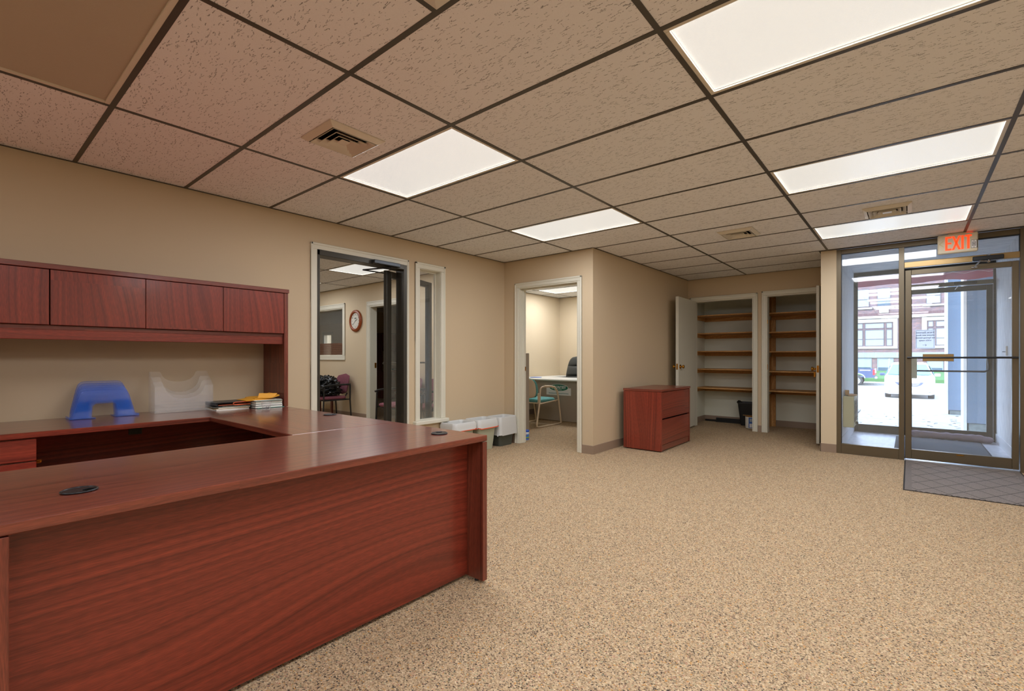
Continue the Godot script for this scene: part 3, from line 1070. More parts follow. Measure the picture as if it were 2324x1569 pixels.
# ---------------------------------------------------------------- entrance
func storefront() -> void:
	var z0 := -6.195
	var z1 := -6.14
	var s := thing("window_2", "bronze framed entrance glazing with a sidelight and transom beside the exit door", "window", Vector3(3.3, 0, -6.17), "", "structure")
	obj("post", mb(1).bx(2.527, 2.574, 0, H - 0.004, z0, z1, 0.002), M.bronze, s)
	obj("mullion", mb(1).bx(3.118, 3.167, 0, H - 0.06, z0, z1, 0.002), M.bronze, s)
	obj("post", mb(1).bx(4.074, 4.12, 0, H - 0.004, z0, z1 + 0.012, 0.002), M.bronze, s)
	obj("header", mb().bx(2.574, 4.074, 2.378, H - 0.004, z0, z1 - 0.001, 0.002), M.bronze, s)
	obj("sill", mb().bx(2.574, 3.118, 0, 0.118, z0, z1 - 0.001, 0.002), M.bronze, s)
	obj("transom_bar", mb().bx(3.167, 4.074, 2.143, 2.205, z0, z1 + 0.003, 0.003), M.gold, s)
	obj("pane", mb().bx(2.574, 3.118, 0.118, 2.378, -6.171, -6.165), M.glass, s)
	obj("pane", mb().bx(3.167, 4.074, 2.205, 2.378, -6.171, -6.165), M.glass, s)
	obj("gasket", mb().bx(2.574, 2.580, 0.118, 2.378, -6.176, -6.150).bx(2.580, 3.118, 2.370, 2.378, -6.176, -6.150).bx(3.167, 4.074, 2.366, 2.378, -6.176, -6.150).bx(4.068, 4.074, 2.205, 2.366, -6.176, -6.150), M.steel, s)
	glazed_leaf("door_5", "bronze framed glass entrance door under the exit sign, with push bar", z0 + 0.004, z1 - 0.006, 3.174, 4.068, 0.022, 2.115, 3.229, 4.018, 0.128, 2.060, 1.144, true)
	var z2 := -8.36
	var o := thing("window_3", "outer bronze framed glazing at the far end of the entrance vestibule", "window", Vector3(3.3, 0, z2), "", "structure")
	var z3 := z2 + 0.05
	obj("post", mb(1).bx(2.527, 2.583, 0, H + 0.02, z2, z3, 0.002), M.bronze_dark, o)
	obj("mullion", mb(1).bx(3.118, 3.167, 0, 2.40, z2, z3, 0.002), M.bronze_dark, o)
	obj("post", mb(1).bx(4.100, 4.13, 0, H + 0.02, z2, z3, 0.002), M.bronze_dark, o)
	obj("header", mb().bx(2.583, 4.100, 2.392, H + 0.02, z2, z3, 0.002), M.bronze_dark, o)
	obj("sill", mb().bx(2.583, 3.118, 0, 0.116, z2, z3, 0.002), M.bronze_dark, o)
	obj("transom_bar", mb().bx(3.167, 4.100, 2.15, 2.208, z2, z3, 0.003), M.bronze, o)
	obj("pane", mb().bx(2.583, 3.118, 0.116, 2.392, z2 + 0.022, z2 + 0.028), M.glass, o)
	obj("pane", mb().bx(3.167, 4.100, 2.208, 2.392, z2 + 0.022, z2 + 0.028), M.glass, o)
	glazed_leaf("door_6", "outer bronze framed glass street door carrying the square paper notice", z2 + 0.004, z3 - 0.004, 3.172, 4.096, 0.02, 2.14, 3.24, 4.031, 0.126, 2.068, 0.952, false)
	# exit sign
	var e := thing("exit_sign", "lit exit sign with orange-red letters on a cream box above the entrance door", "exit sign", Vector3(3.6, 2.33, -6.03))
	obj("body", mb().bx(3.445, 3.757, 2.232, 2.426, -6.055, -6.0, 0.008), pm("d9d0b4", 0.5), e)
	obj("canopy", mb().bx(3.53, 3.67, 2.424, H, -6.08, -6.005, 0.003), pm("cfc2a2", 0.5), e)
	var red := glow("ff4a18", 1.0)
	var lt := mb()
	var zl := -5.998
	lt.bx(3.505, 3.523, 2.262, 2.404, -6.001, zl).bx(3.523, 3.555, 2.386, 2.404, -6.001, zl).bx(3.523, 3.553, 2.325, 2.342, -6.001, zl).bx(3.523, 3.555, 2.262, 2.280, -6.001, zl)
	obj("letter", lt, red, e)
	lt = mb()
	for m in [[3.566, 3.617], [3.617, 3.566]]:
		var w := 0.0095
		lt.prism(PackedVector2Array([Vector2(m[0] - w, 2.262), Vector2(m[0] + w, 2.262), Vector2(m[1] + w, 2.404), Vector2(m[1] - w, 2.404)]), -6.001, zl)
	obj("letter", lt, red, e)
	obj("letter", mb().bx(3.630, 3.649, 2.262, 2.404, -6.001, zl), red, e)
	obj("letter", mb().bx(3.674, 3.693, 2.262, 2.388, -6.001, zl).bx(3.657, 3.709, 2.386, 2.404, -6.001, zl), red, e)
	obj("arrow", mb().prism(PackedVector2Array([Vector2(3.452, 2.335), Vector2(3.488, 2.367), Vector2(3.497, 2.367), Vector2(3.466, 2.335), Vector2(3.497, 2.303), Vector2(3.488, 2.303)]), -6.001, -5.999), pm("cdbf8e", 0.5), e)
	var lb := obj("label", mb().bx(3.704, 3.752, 2.262, 2.346, -6.001, -5.9985), M.black, e)
	obj("label_face", mb().bx(3.706, 3.746, 2.265, 2.343, -5.9985, -5.998), M.white, lb)
	obj("label_print", mb().bx(3.713, 3.717, 2.282, 2.326, -5.998, -5.9976).bx(3.735, 3.739, 2.282, 2.326, -5.998, -5.9976).bx(3.719, 3.733, 2.284, 2.288, -5.998, -5.9976).bx(3.719, 3.733, 2.320, 2.324, -5.998, -5.9976).bx(3.723, 3.729, 2.292, 2.316, -5.998, -5.9976).bx(3.723, 3.729, 2.332, 2.338, -5.998, -5.9976).bx(3.723, 3.729, 2.269, 2.275, -5.998, -5.9976), M.black, lb)
	var bulb := obj("glow_strip", mb().bx(3.53, 3.72, 2.4262, 2.428, -6.03, -6.006), red, e)
	bulb.set_meta("label", "red light that leaks upward")
	var l := SpotLight3D.new()
	l.name = "red_leak"
	e.add_child(l)
	l.look_at_from_position(Vector3(3.635, 2.4255, -5.992), Vector3(3.65, 2.60, -5.90), Vector3.BACK)
	l.position -= e.position
	l.light_color = Color("ff2a10")
	l.light_energy = 0.3
	l.light_size = 0.01
	l.spot_range = 6.0
	l.spot_angle = 75.0
	l.spot_attenuation = 2.0
	l.spot_angle_attenuation = 0.6
	l.shadow_enabled = true


func glazed_leaf(called: String, label: String, z0: float, z1: float, x0: float, x1: float, y0: float, y1: float, gx0: float, gx1: float, gy0: float, gy1: float, bar: float, inner: bool) -> void:
	var d := thing(called, label, "door", Vector3((x0 + x1) / 2, y0, z0), "", "structure")
	var m: Material = M.bronze if inner else M.bronze_dark
	obj("stile", mb(1).bx(x0, gx0, y0, y1, z0, z1, 0.003), m, d)
	obj("stile", mb(1).bx(gx1, x1, y0, y1, z0, z1, 0.003), m, d)
	obj("rail", mb().bx(gx0, gx1, gy1, y1, z0, z1, 0.003), m, d)
	obj("rail", mb().bx(gx0, gx1, y0, gy0, z0, z1, 0.003), m, d)
	obj("pane", mb().bx(gx0, gx1, gy0, gy1, (z0 + z1) / 2 - 0.003, (z0 + z1) / 2 + 0.003), M.glass, d)
	obj("threshold", mb().bx(x0, x1, 0, 0.012, z0 - 0.03, z1 + 0.012, 0.004), pm("b9bcc0", 0.3, 0.8), d)
	var zb := z1 + 0.035
	if inner:
		var b := mb().tube([Vector3(x0 + 0.018, bar, zb), Vector3(x1 - 0.008, bar, zb)], 0.0105, 10)
		b.tube([Vector3(x0 + 0.028, bar, zb), Vector3(x0 + 0.028, bar, z1)], 0.008).tube([Vector3(x1 - 0.02, bar, zb), Vector3(x1 - 0.02, bar, z1)], 0.008)
		obj("push_bar", b, M.steel, d)
		var p := mb().bx(3.325, 3.578, 1.104, 1.134, zb - 0.004, zb + 0.008, 0.002).bx(3.325, 3.578, 1.152, 1.182, zb - 0.004, zb + 0.008, 0.002).bx(3.325, 3.578, 1.104, 1.182, zb - 0.012, zb - 0.003)
		obj("push_plate", p, M.gold, d)
		obj("latch_emblem", mb().bx(3.60, 3.66, 0.105, 0.117, z1, z1 + 0.002, 0.001), M.brass, d)
		# the closer sits on the bar above the door
		var cl := obj("closer", mb().bx(3.722, 3.955, 2.140, 2.186, z1 + 0.008, z1 + 0.065, 0.006), M.steel, d)
		cl.set_meta("label", "grey ribbed door closer with chrome arm")
		obj("closer_screw", mb().at(Basis.IDENTITY, Vector3(3.845, 2.190, z1 + 0.036)).lathe([[0.016, -0.01], [0.016, 0.006], [0.008, 0.011], [0.0, 0.012]], 14), M.chrome, cl)
		var arm := mb().tube([Vector3(3.845, 2.128, z1 + 0.05), Vector3(3.775, 2.128, z1 + 0.11)], 0.008).tube([Vector3(3.775, 2.128, z1 + 0.11), Vector3(3.74, 2.085, z1 + 0.02)], 0.007)
		arm.bx(3.715, 3.765, 2.075, 2.090, z1, z1 + 0.02, 0.003)
		arm.at(Basis.IDENTITY, Vector3(3.845, 2.128, z1 + 0.045)).lathe([[0.0, -0.012], [0.014, -0.012], [0.014, 0.014], [0.0, 0.014]], 12)
		obj("closer_arm", arm, M.chrome, cl)
	else:
		var b := mb().tube([Vector3(3.27, bar, zb), Vector3(4.01, bar, zb), Vector3(4.045, bar + 0.02, zb), Vector3(4.055, bar + 0.06, zb - 0.01), Vector3(4.045, bar + 0.19, z1)], 0.013, 10)
		obj("push_bar", b, M.steel, d)
		obj("latch_case", mb().bx(3.225, 3.298, 0.84, 1.136, z1, z1 + 0.05, 0.006), pm("c9c4a4", 0.45), d)
		var cl := obj("closer", mb().bx(3.70, 3.93, 2.155, 2.20, z1 + 0.008, z1 + 0.06, 0.005), M.steel, d)
		obj("closer_arm", mb().tube([Vector3(3.83, 2.145, z1 + 0.04), Vector3(3.745, 2.145, z1 + 0.10)], 0.008).tube([Vector3(3.745, 2.145, z1 + 0.10), Vector3(3.71, 2.10, z1 + 0.01)], 0.007), M.chrome, cl)
		var n := thing("paper_notice", "square pale paper notice stuck on the street door, its writing seen reversed", "notice", Vector3(3.388, 1.41, z0 + 0.015))
		var zn := (z0 + z1) / 2 + 0.0045
		obj("sheet", mb().bx(3.281, 3.497, 1.273, 1.547, zn - 0.0004, zn + 0.0004), M.notice, n)
		var ink := pm("3c4066", 0.8)
		obj("border", mb().bx(3.289, 3.292, 1.281, 1.539, zn - 0.0008, zn + 0.0008).bx(3.486, 3.489, 1.281, 1.539, zn - 0.0008, zn + 0.0008).bx(3.292, 3.486, 1.536, 1.539, zn - 0.0008, zn + 0.0008).bx(3.292, 3.486, 1.281, 1.284, zn - 0.0008, zn + 0.0008), ink, n)
		var turn := Basis(UP, PI)
		var lines := [["Farm Bureau", 1.507, 0.030], ["please use door", 1.467, 0.0265], ["on Spring Street", 1.430, 0.0265], ["with ramp", 1.392, 0.0265]]
		for q in lines:
			text(q[0], q[2], 0.0022, "Droid Serif", true, ink, n, "writing", Vector3(3.389, q[1], zn), turn)
		obj("underline", mb().bx(3.325, 3.455, 1.489, 1.4905, zn - 0.0008, zn + 0.0008), ink, n)
		var ar := mb().bx(3.36, 3.405, 1.322, 1.325, zn - 0.0008, zn + 0.0008)
		ar.prism(PackedVector2Array([Vector2(3.405, 1.323), Vector2(3.392, 1.336), Vector2(3.389, 1.334), Vector2(3.399, 1.323), Vector2(3.389, 1.312), Vector2(3.392, 1.310)]), zn - 0.0008, zn + 0.0008)
		obj("arrow", ar, ink, n)


# ---------------------------------------------------------------- the cherry workstation
func board(parent: Node, called: String, lo: Vector3, hi: Vector3, grain: int, m: Material, so := Vector2.ZERO, bev := 0.0015) -> MeshInstance3D:
	var b := mb(grain)
	b.so = so
	return obj(called, b.box(lo, hi, bev), m, parent)


func grommet(parent: Node, at: Vector3, turn: float) -> void:
	var b := mb()
	b.xf = Transform3D(Basis(UP, turn), at)
	var poly := PackedVector2Array()
	for i in 40:
		var a := 0.5 + (TAU - 1.0) * i / 39.0
		poly.append(Vector2(cos(a), sin(a)) * 0.040)
	poly.append(Vector2(0.014, -0.014))
	poly.append(Vector2(0.008, 0.0))
	poly.append(Vector2(0.014, 0.014))
	b.xf = Transform3D(Basis(UP, turn) * Basis(Vector3.RIGHT, -PI / 2), at)
	b.prism(poly, 0.0, 0.004)
	b.tube(ring_pts(Vector3(0, 0, 0.003), 0.040, Vector3.BACK, 28), 0.003, 6, true)
	var g := obj("grommet", b, M.steel, parent)
	var s := mb()
	s.xf = Transform3D(Basis(UP, turn) * Basis(Vector3.RIGHT, -PI / 2), at)
	s.prism(PackedVector2Array([Vector2(0.010, -0.017), Vector2(0.038, -0.017), Vector2(0.038, 0.017), Vector2(0.010, 0.017)]), 0.0002, 0.0012)
	obj("slot", s, M.dark, g)


func workstation() -> void:
	var d := thing("reception_desk", "large cherry laminate reception desk in the foreground with two black cable grommets", "desk", Vector3(1.14, 0, -0.35))
	board(d, "top", Vector3(0.755, 0.72, -1.187), Vector3(1.53, 0.75, 0.495), 2, M.cherry_top, Vector2(1.25, 0.1), 0.003)
	board(d, "end_panel", Vector3(0.775, 0.012, -1.187), Vector3(1.528, 0.716, -1.157), 1, M.cherry_fine, Vector2(0.1, 0.3))
	board(d, "end_panel", Vector3(0.775, 0.012, 0.446), Vector3(1.528, 0.716, 0.476), 1, M.cherry_fine, Vector2(0.3, 0.1))
	board(d, "front_panel", Vector3(1.392, 0.02, -1.157), Vector3(1.414, 0.72, 0.446), 2, M.cherry, Vector2(1.2, 0.06))
	for p in [[1.47, -1.172], [0.82, -1.172], [1.47, 0.461], [0.82, 0.461]]:
		obj("glide", mb().at(Basis.IDENTITY, Vector3(p[0], 0, p[1])).lathe([[0.013, 0.0], [0.013, 0.008], [0.005, 0.013]], 10, true), M.black, d)
	grommet(d, Vector3(1.292, 0.7502, 0.293), 0.95)
	grommet(d, Vector3(1.307, 0.7502, -1.06), 2.5)
	var r := thing("desk_bridge", "cherry bridge worktop joining the reception desk to the credenza, one grommet near the door", "desk", Vector3(0.17, 0, -0.88))
	board(r, "top", Vector3(-0.420, 0.72, -1.187), Vector3(0.752, 0.75, -0.565), 0, M.cherry_top, Vector2(0.43, 1.3), 0.003)
	board(r, "back_panel", Vector3(-0.42, 0.25, -1.172), Vector3(0.752, 0.717, -1.152), 0, M.cherry, Vector2(0.5, 0.1))
	grommet(r, Vector3(0.10, 0.7502, -1.114), 1.2)
	var c := thing("credenza", "cherry credenza along the left wall under the hutch, drawers at its left end", "credenza", Vector3(-0.77, 0, -0.27))
	board(c, "top", Vector3(-1.117, 0.72, -1.187), Vector3(-0.423, 0.75, 0.64), 2, M.cherry_top, Vector2(1.24, 1.2), 0.003)
	board(c, "end_panel", Vector3(-1.112, 0.012, -1.187), Vector3(-0.44, 0.717, -1.157), 1, M.cherry_fine)
	board(c, "end_panel", Vector3(-1.112, 0.012, 0.61), Vector3(-0.44, 0.717, 0.64), 1, M.cherry_fine)
	board(c, "back_panel", Vector3(-1.108, 0.012, -1.157), Vector3(-1.092, 0.717, 0.235), 2, M.cherry, Vector2(1.2, 0.1))
	board(c, "pedestal", Vector3(-1.092, 0.012, 0.235), Vector3(-0.456, 0.717, 0.61), 1, M.cherry_fine)
	var ys := [[0.597, 0.712], [0.335, 0.590], [0.03, 0.328]]
	for k in 3:
		var w := board(c, "drawer", Vector3(-0.454, ys[k][0], 0.232), Vector3(-0.436, ys[k][1], 0.608), 2, M.cherry_fine, Vector2(0.2, 0.12 * k), 0.002)
		if k == 0:
			var b := mb().bx(-0.452, -0.440, 0.578, 0.596, 0.214, 0.232, 0.003)
			b.at(Basis(Vector3.BACK, 0.6), Vector3(-0.446, 0.587, 0.216)).bx(-0.007, 0.007, -0.007, 0.007, -0.004, 0.004, 0.002)
			obj("lock", b, M.brass, w)
	obj("cable_plate", mb().bx(-1.092, -1.088, 0.600, 0.645, -0.346, -0.272, 0.002), pm("3c4038", 0.4), c)
	var h := thing("hutch", "wall hutch of cherry laminate with four overhead doors standing on the credenza", "hutch", Vector3(-0.92, 0.75, -0.27))
	board(h, "side_panel", Vector3(-1.117, 0.7505, -1.2), Vector3(-0.722, 1.664, -1.17), 1, M.cherry_fine, Vector2(0.1, 0.4))
	board(h, "side_panel", Vector3(-1.117, 0.7505, 0.63), Vector3(-0.722, 1.664, 0.66), 1, M.cherry_fine, Vector2(0.2, 0.1))
	board(h, "top", Vector3(-1.117, 1.664, -1.204), Vector3(-0.712, 1.694, 0.664), 2, M.cherry_fine, Vector2(0.3, 0.1), 0.002)
	board(h, "bottom", Vector3(-1.117, 1.31, -1.17), Vector3(-0.745, 1.334, 0.63), 2, M.cherry_fine)
	board(h, "back_panel", Vector3(-1.117, 1.334, -1.17), Vector3(-1.107, 1.664, 0.63), 2, M.cherry_fine)
	board(h, "rail", Vector3(-0.765, 1.252, -1.17), Vector3(-0.747, 1.338, 0.63), 2, M.cherry, Vector2(1.2, 0.5), 0.002)
	var zs := [-1.167, -0.7385, -0.290, 0.155, 0.627]
	for k in 4:
		board(h, "door", Vector3(-0.737, 1.338, zs[k] + 0.0015), Vector3(-0.719, 1.660, zs[k + 1] - (0.0015 if k != 2 else 0.004)), 1, M.cherry, Vector2([0.1, 0.45, 0.2, 0.7][k], [1.3, 0.83, 0.42, 0.12][k]), 0.001)


func slip(called: String, label: String, category: String, x: float, z: float, y: float, w: float, d: float, h: float, turn: float, m: Material, group := "") -> float:
	var t := thing(called, label, category, Vector3(x, y, z), group)
	var q := Basis(UP, turn)
	var th := minf(0.0012, h * 0.3)
	if h > 0.004:
		obj("cover", mb().at(q, Vector3(x, y, z)).bx(-w / 2, w / 2, h - th, h, -d / 2, d / 2).bx(-w / 2, w / 2, 0, th, -d / 2, d / 2).bx(-w / 2, -w / 2 + 0.002, th, h - th, -d / 2, d / 2), m, t)
		obj("pages", mb().at(q, Vector3(x, y, z)).bx(-w / 2 + 0.002, w / 2 - 0.002, th, h - th, -d / 2 + 0.002, d / 2 - 0.002), M.paper, t)
	else:
		obj("sheet", mb().at(q, Vector3(x, y, z)).bx(-w / 2, w / 2, 0, h, -d / 2, d / 2), m, t)
	return y + h


func desk_clutter() -> void:
	# nested blue arches: plane facing the room
	var face := Basis(Vector3(0, 0, -1), UP, Vector3(1, 0, 0))
	var which := ["frontmost of the nested blue arched acrylic stands", "second from the front of the nested blue arched acrylic stands", "middle one of the five nested blue arched acrylic stands", "fourth from the front of the nested blue arched acrylic stands", "rearmost and tallest of the nested blue arched acrylic stands"]
	for k in 5:
		var x := -0.925 - 0.034 * k
		var hh := 0.182 + 0.0135 * k
		var t := thing("acrylic_stand", which[k] + " on the credenza", "desk stand", Vector3(x, 0.75, -0.12), "nested blue acrylic stands")
		var poly := PackedVector2Array()
		for p in [[-0.155, 0.006], [-0.066, 0.006], [-0.060, 0.42], [-0.053, 0.49], [-0.040, 0.52], [0.040, 0.52], [0.053, 0.49], [0.060, 0.42], [0.066, 0.006], [0.155, 0.006], [0.146, 0.30], [0.122, 0.78], [0.112, 0.92], [0.098, 0.985], [0.08, 1.0], [-0.08, 1.0], [-0.098, 0.985], [-0.112, 0.92], [-0.122, 0.78], [-0.146, 0.30]]:
			poly.append(Vector2(p[0], p[1] * hh if p[1] > 0.01 else p[1]))
		obj("panel", mb().at(face, Vector3(x, 0.75, -0.122)).prism(poly, -0.0015, 0.0015), M.blue_clear, t)
		for s in [-1.0, 1.0]:
			obj("foot", mb().at(face, Vector3(x, 0.75, -0.122)).bx(s * 0.11 - 0.062, s * 0.11 + 0.062, 0.0, 0.006, -0.004, 0.026, 0.002).bx(s * 0.168 - 0.004, s * 0.168 + 0.004, 0.006, 0.016, -0.004, 0.022, 0.002), M.blue_clear, t)
		var rim := []
		for p in [[0.150, 0.12], [0.122, 0.78], [0.112, 0.92], [0.098, 0.985], [0.08, 1.0], [-0.08, 1.0], [-0.098, 0.985], [-0.112, 0.92], [-0.122, 0.78], [-0.150, 0.12]]:
			rim.append(Vector3(p[0], p[1] * hh, 0.002))
		obj("rim", mb().at(face, Vector3(x, 0.75, -0.122)).tube(rim, 0.0022, 6), M.blue_clear, t)
	# clear three-pocket organiser
	var o := thing("file_organizer", "clear acrylic three-pocket file organizer with scooped top between blue stands and papers", "file organizer", Vector3(-0.97, 0.75, -0.55))
	var org := Vector3(-0.97, 0.75, -0.552)
	var back := PackedVector2Array([Vector2(-0.175, 0), Vector2(0.175, 0), Vector2(0.175, 0.293), Vector2(0.118, 0.293)])
	for i in 17:
		var a := PI * i / 16.0
		back.append(Vector2(0.104 * cos(a), 0.285 - 0.07 * sin(a)))
	back.append(Vector2(-0.118, 0.293))
	back.append(Vector2(-0.175, 0.293))
	obj("back", mb().at(face, org).prism(back, -0.082, -0.079), M.clear, o)
	for k in 3:
		var zz: float = [-0.032, 0.018, 0.072][k]
		var top: float = [0.255, 0.222, 0.19][k]
		var p := PackedVector2Array([Vector2(-0.175, 0.003), Vector2(0.175, 0.003), Vector2(0.175, top), Vector2(0.125, top)])
		for i in 17:
			var a := PI * i / 16.0
			p.append(Vector2(0.115 * cos(a), top - 0.015 - (0.10 - 0.012 * k) * sin(a)))
		p.append(Vector2(-0.125, top))
		p.append(Vector2(-0.175, top))
		obj("pocket", mb().at(face, org).prism(p, zz - 0.0012, zz + 0.0012), M.clear, o)
		obj("lip", mb().at(face, org).bx(-0.176, 0.176, 0.028 + 0.027 * k, 0.032 + 0.027 * k, zz + 0.0012, zz + 0.0035), M.clear, o)
		var arc := []
		for i in 13:
			var a := PI * i / 12.0
			arc.append(Vector3(0.06 * cos(a), 0.006 + 0.028 * k + 0.034 * sin(a), zz + 0.002))
		obj("thumb_arc", mb().at(face, org).tube(arc, 0.0012, 5), M.clear, o)
	for s in [-1.0, 1.0]:
		var b := mb().at(Basis.IDENTITY, org)
		b.prism(PackedVector2Array([Vector2(-0.082, 0), Vector2(0.074, 0), Vector2(0.074, 0.19), Vector2(-0.03, 0.262), Vector2(-0.06, 0.293), Vector2(-0.082, 0.293)]), s * 0.175 - 0.0015, s * 0.175 + 0.0015)
		obj("side", b, M.clear, o)
	obj("base", mb().at(face, org).bx(-0.175, 0.175, 0, 0.003, -0.082, 0.074), M.clear, o)
	# left pile under the black portfolio
	var g1 := "papers and folders under the black portfolio"
	var y := 0.7502
	y = slip("notebook", "white bound booklet at the bottom of the left paper pile", "booklet", -0.895, -0.822, y, 0.22, 0.225, 0.011, 0.03, M.white, g1)
	y = slip("folder", "tan paper folder second from the bottom of the left paper pile", "folder", -0.89, -0.825, y, 0.21, 0.235, 0.003, -0.05, pm("b59a6c", 0.7), g1)
	y = slip("notebook", "thin white booklet in the middle of the left paper pile", "booklet", -0.90, -0.835, y, 0.20, 0.22, 0.007, 0.06, pm("cfd4cf", 0.6), g1)
	y = slip("folder", "dark grey-green folder right under the black portfolio", "folder", -0.90, -0.815, y, 0.20, 0.22, 0.005, -0.04, pm("4a524a", 0.6), g1)
	y = slip("notebook", "cream pad directly below the black portfolio, tilted", "note pad", -0.905, -0.85, y, 0.19, 0.20, 0.006, 0.10, pm("c8c0a6", 0.6), g1)
	var p := thing("portfolio", "black zip portfolio with orange edges lying on the left paper pile", "portfolio", Vector3(-0.90, y, -0.82))
	var po := Vector3(-0.895, y, -0.825)
	var pq := Basis(UP, 0.05)
	obj("cover", mb().at(pq, po).bx(-0.105, 0.105, 0.020, 0.027, -0.12, 0.115, 0.003).bx(-0.105, 0.105, 0, 0.005, -0.12, 0.115, 0.002).bx(-0.105, 0.102, 0.005, 0.020, 0.105, 0.115, 0.002), pm("20262a", 0.35), p)
	var orange := pm("d5643a", 0.5)
	obj("edge", mb().at(pq, po).tube([Vector3(0.107, 0.023, -0.119), Vector3(0.107, 0.023, -0.01), Vector3(0.107, 0.018, 0.004), Vector3(0.107, 0.008, 0.004), Vector3(0.107, 0.003, -0.01), Vector3(0.107, 0.003, -0.119)], 0.0035, 8), orange, p)
	obj("lining", mb().at(pq, po).bx(-0.10, 0.10, 0.005, 0.008, -0.118, 0.10), orange, p)
	# right pile under the yellow envelopes
	var g2 := "papers and folders under the yellow envelopes"
	y = 0.7502
	y = slip("folder", "dark green folder at the very bottom of the right paper pile", "folder", -0.83, -1.06, y, 0.25, 0.20, 0.004, 0.04, pm("3f6e63", 0.6), g2)
	y = slip("notebook", "thick white booklet low in the right paper pile", "booklet", -0.84, -1.06, y, 0.23, 0.20, 0.013, -0.03, M.white, g2)
	y = slip("folder", "black-edged folder in the lower middle of the right paper pile", "folder", -0.845, -1.05, y, 0.22, 0.205, 0.004, 0.06, pm("2c302c", 0.6), g2)
	y = slip("notebook", "second white booklet of the right paper pile", "booklet", -0.84, -1.055, y, 0.23, 0.20, 0.012, 0.02, pm("e2e6e6", 0.5), g2)
	y = slip("folder", "pale green folder in the middle of the right paper pile", "folder", -0.845, -1.06, y, 0.22, 0.19, 0.004, -0.05, pm("9fb8ac", 0.6), g2)
	y = slip("notebook", "cream pad in the upper right paper pile", "note pad", -0.84, -1.055, y, 0.225, 0.20, 0.012, 0.03, pm("d8d2b4", 0.6), g2)
	y = slip("folder", "grey folder third from the top of the right paper pile", "folder", -0.85, -1.05, y, 0.22, 0.20, 0.004, 0.07, pm("a9aea6", 0.6), g2)
	y = slip("folder", "deep green folder just below the top sheets of the right paper pile", "folder", -0.835, -1.06, y, 0.23, 0.195, 0.006, -0.02, pm("33624f", 0.6), g2)
	y = slip("sheet", "loose white sheet below the yellow envelopes", "paper sheet", -0.845, -1.05, y, 0.215, 0.205, 0.003, 0.05, M.white, g2)
	var amber := pm("e0a02a", 0.65)
	for k in 2:
		var lab: String = ["flat yellow padded envelope spread over the right paper pile", "folded yellow envelope on top, its flap bent up towards the hutch side"][k]
		var e := thing("envelope", lab, "envelope", Vector3(-0.85, y, -1.04 + 0.03 * k), "yellow envelopes on the papers")
		var rows := []
		for i in 9:
			var row := PackedVector3Array()
			for j in 9:
				var u := i / 8.0
				var w := j / 8.0
				var lift := (0.010 + 0.012 * sin(PI * w)) * sin(PI * clampf(u, 0.02, 0.98)) if k == 0 else 0.014 + 0.030 * clampf(u - 0.30, 0.0, 1.0) * (1.3 - w * 0.5) + 0.006 * sin(7.0 * u)
				row.append(Vector3(-0.95 + 0.19 * w + 0.02 * u * k, y + lift, (-0.905 - 0.20 * u) if k == 0 else (-0.965 - 0.175 * u)))
			rows.append(row)
		var b := mb().grid(rows)
		var lo := []
		for q in rows:
			var z := PackedVector3Array()
			for s in q:
				z.append(s - Vector3(0, 0.0022 + (s.y - y) * (0.9 if k == 0 else 0.15), 0))
			lo.append(z)
		b.grid(lo)
		for i in 8:
			for j in [0, 8]:
				b.quad(rows[i][j], rows[i + 1][j], lo[i + 1][j], lo[i][j])
				b.quad(rows[j][i], rows[j][i + 1], lo[j][i + 1], lo[j][i])
		obj("body", b, amber, e)
		if k == 1:
			var fl := mb()
			var fx := -0.762
			fl.prism_side(Vector3(fx, y + 0.008, -0.985), Vector3(fx + 0.012, y + 0.014, -1.10), Vector3(fx - 0.004, y + 0.046, -1.135), Vector3(fx - 0.02, y + 0.052, -1.005), 0.0015)
			obj("flap", fl, amber, e)
	# clip cup
	var cu := thing("clip_cup", "small clear plastic cup of paper clips in front of the right paper pile", "paper clip holder", Vector3(-0.60, 0.75, -0.985))
	var cb := mb().at(Basis.IDENTITY, Vector3(-0.60, 0.7502, -0.985))
	cb.stack([[0.0, 0.048, 0.048, 0.008], [0.062, 0.058, 0.058, 0.010], [0.062, 0.054, 0.054, 0.009], [0.003, 0.044, 0.044, 0.007]], true, true)
	obj("cup", cb, M.clear, cu)
	cb = mb()
	for i in 46:
		var q := Vector3(-0.60 + rng.randf_range(-0.017, 0.017), 0.755 + rng.randf() * 0.016, -0.985 + rng.randf_range(-0.017, 0.017))
		var v := Vector3(rng.randf_range(-1, 1), rng.randf_range(-0.5, 0.5), rng.randf_range(-1, 1)).normalized() * 0.007
		cb.tube([q - v, q + v], 0.0008, 4)
	var st := obj("paper_clips", cb, M.steel, cu)
	st.set_meta("kind", "stuff")


# ---------------------------------------------------------------- loose things in the reception
func bin_shape(b: Mb, o: Vector3, w: float, d: float, h: float) -> void:
	b.at(Basis.IDENTITY, o)
	b.stack([[0.0, w * 0.70, d * 0.72, 0.03], [0.006, w * 0.72, d * 0.74, 0.035], [h * 0.93, w * 0.97, d * 0.975, 0.045], [h * 0.935, w, d, 0.05], [h, w, d, 0.05], [h, w - 0.008, d - 0.008, 0.046], [0.012, w * 0.70 - 0.01, d * 0.72 - 0.01, 0.03]], true, true)
	b.at(Basis.IDENTITY, Vector3.ZERO)


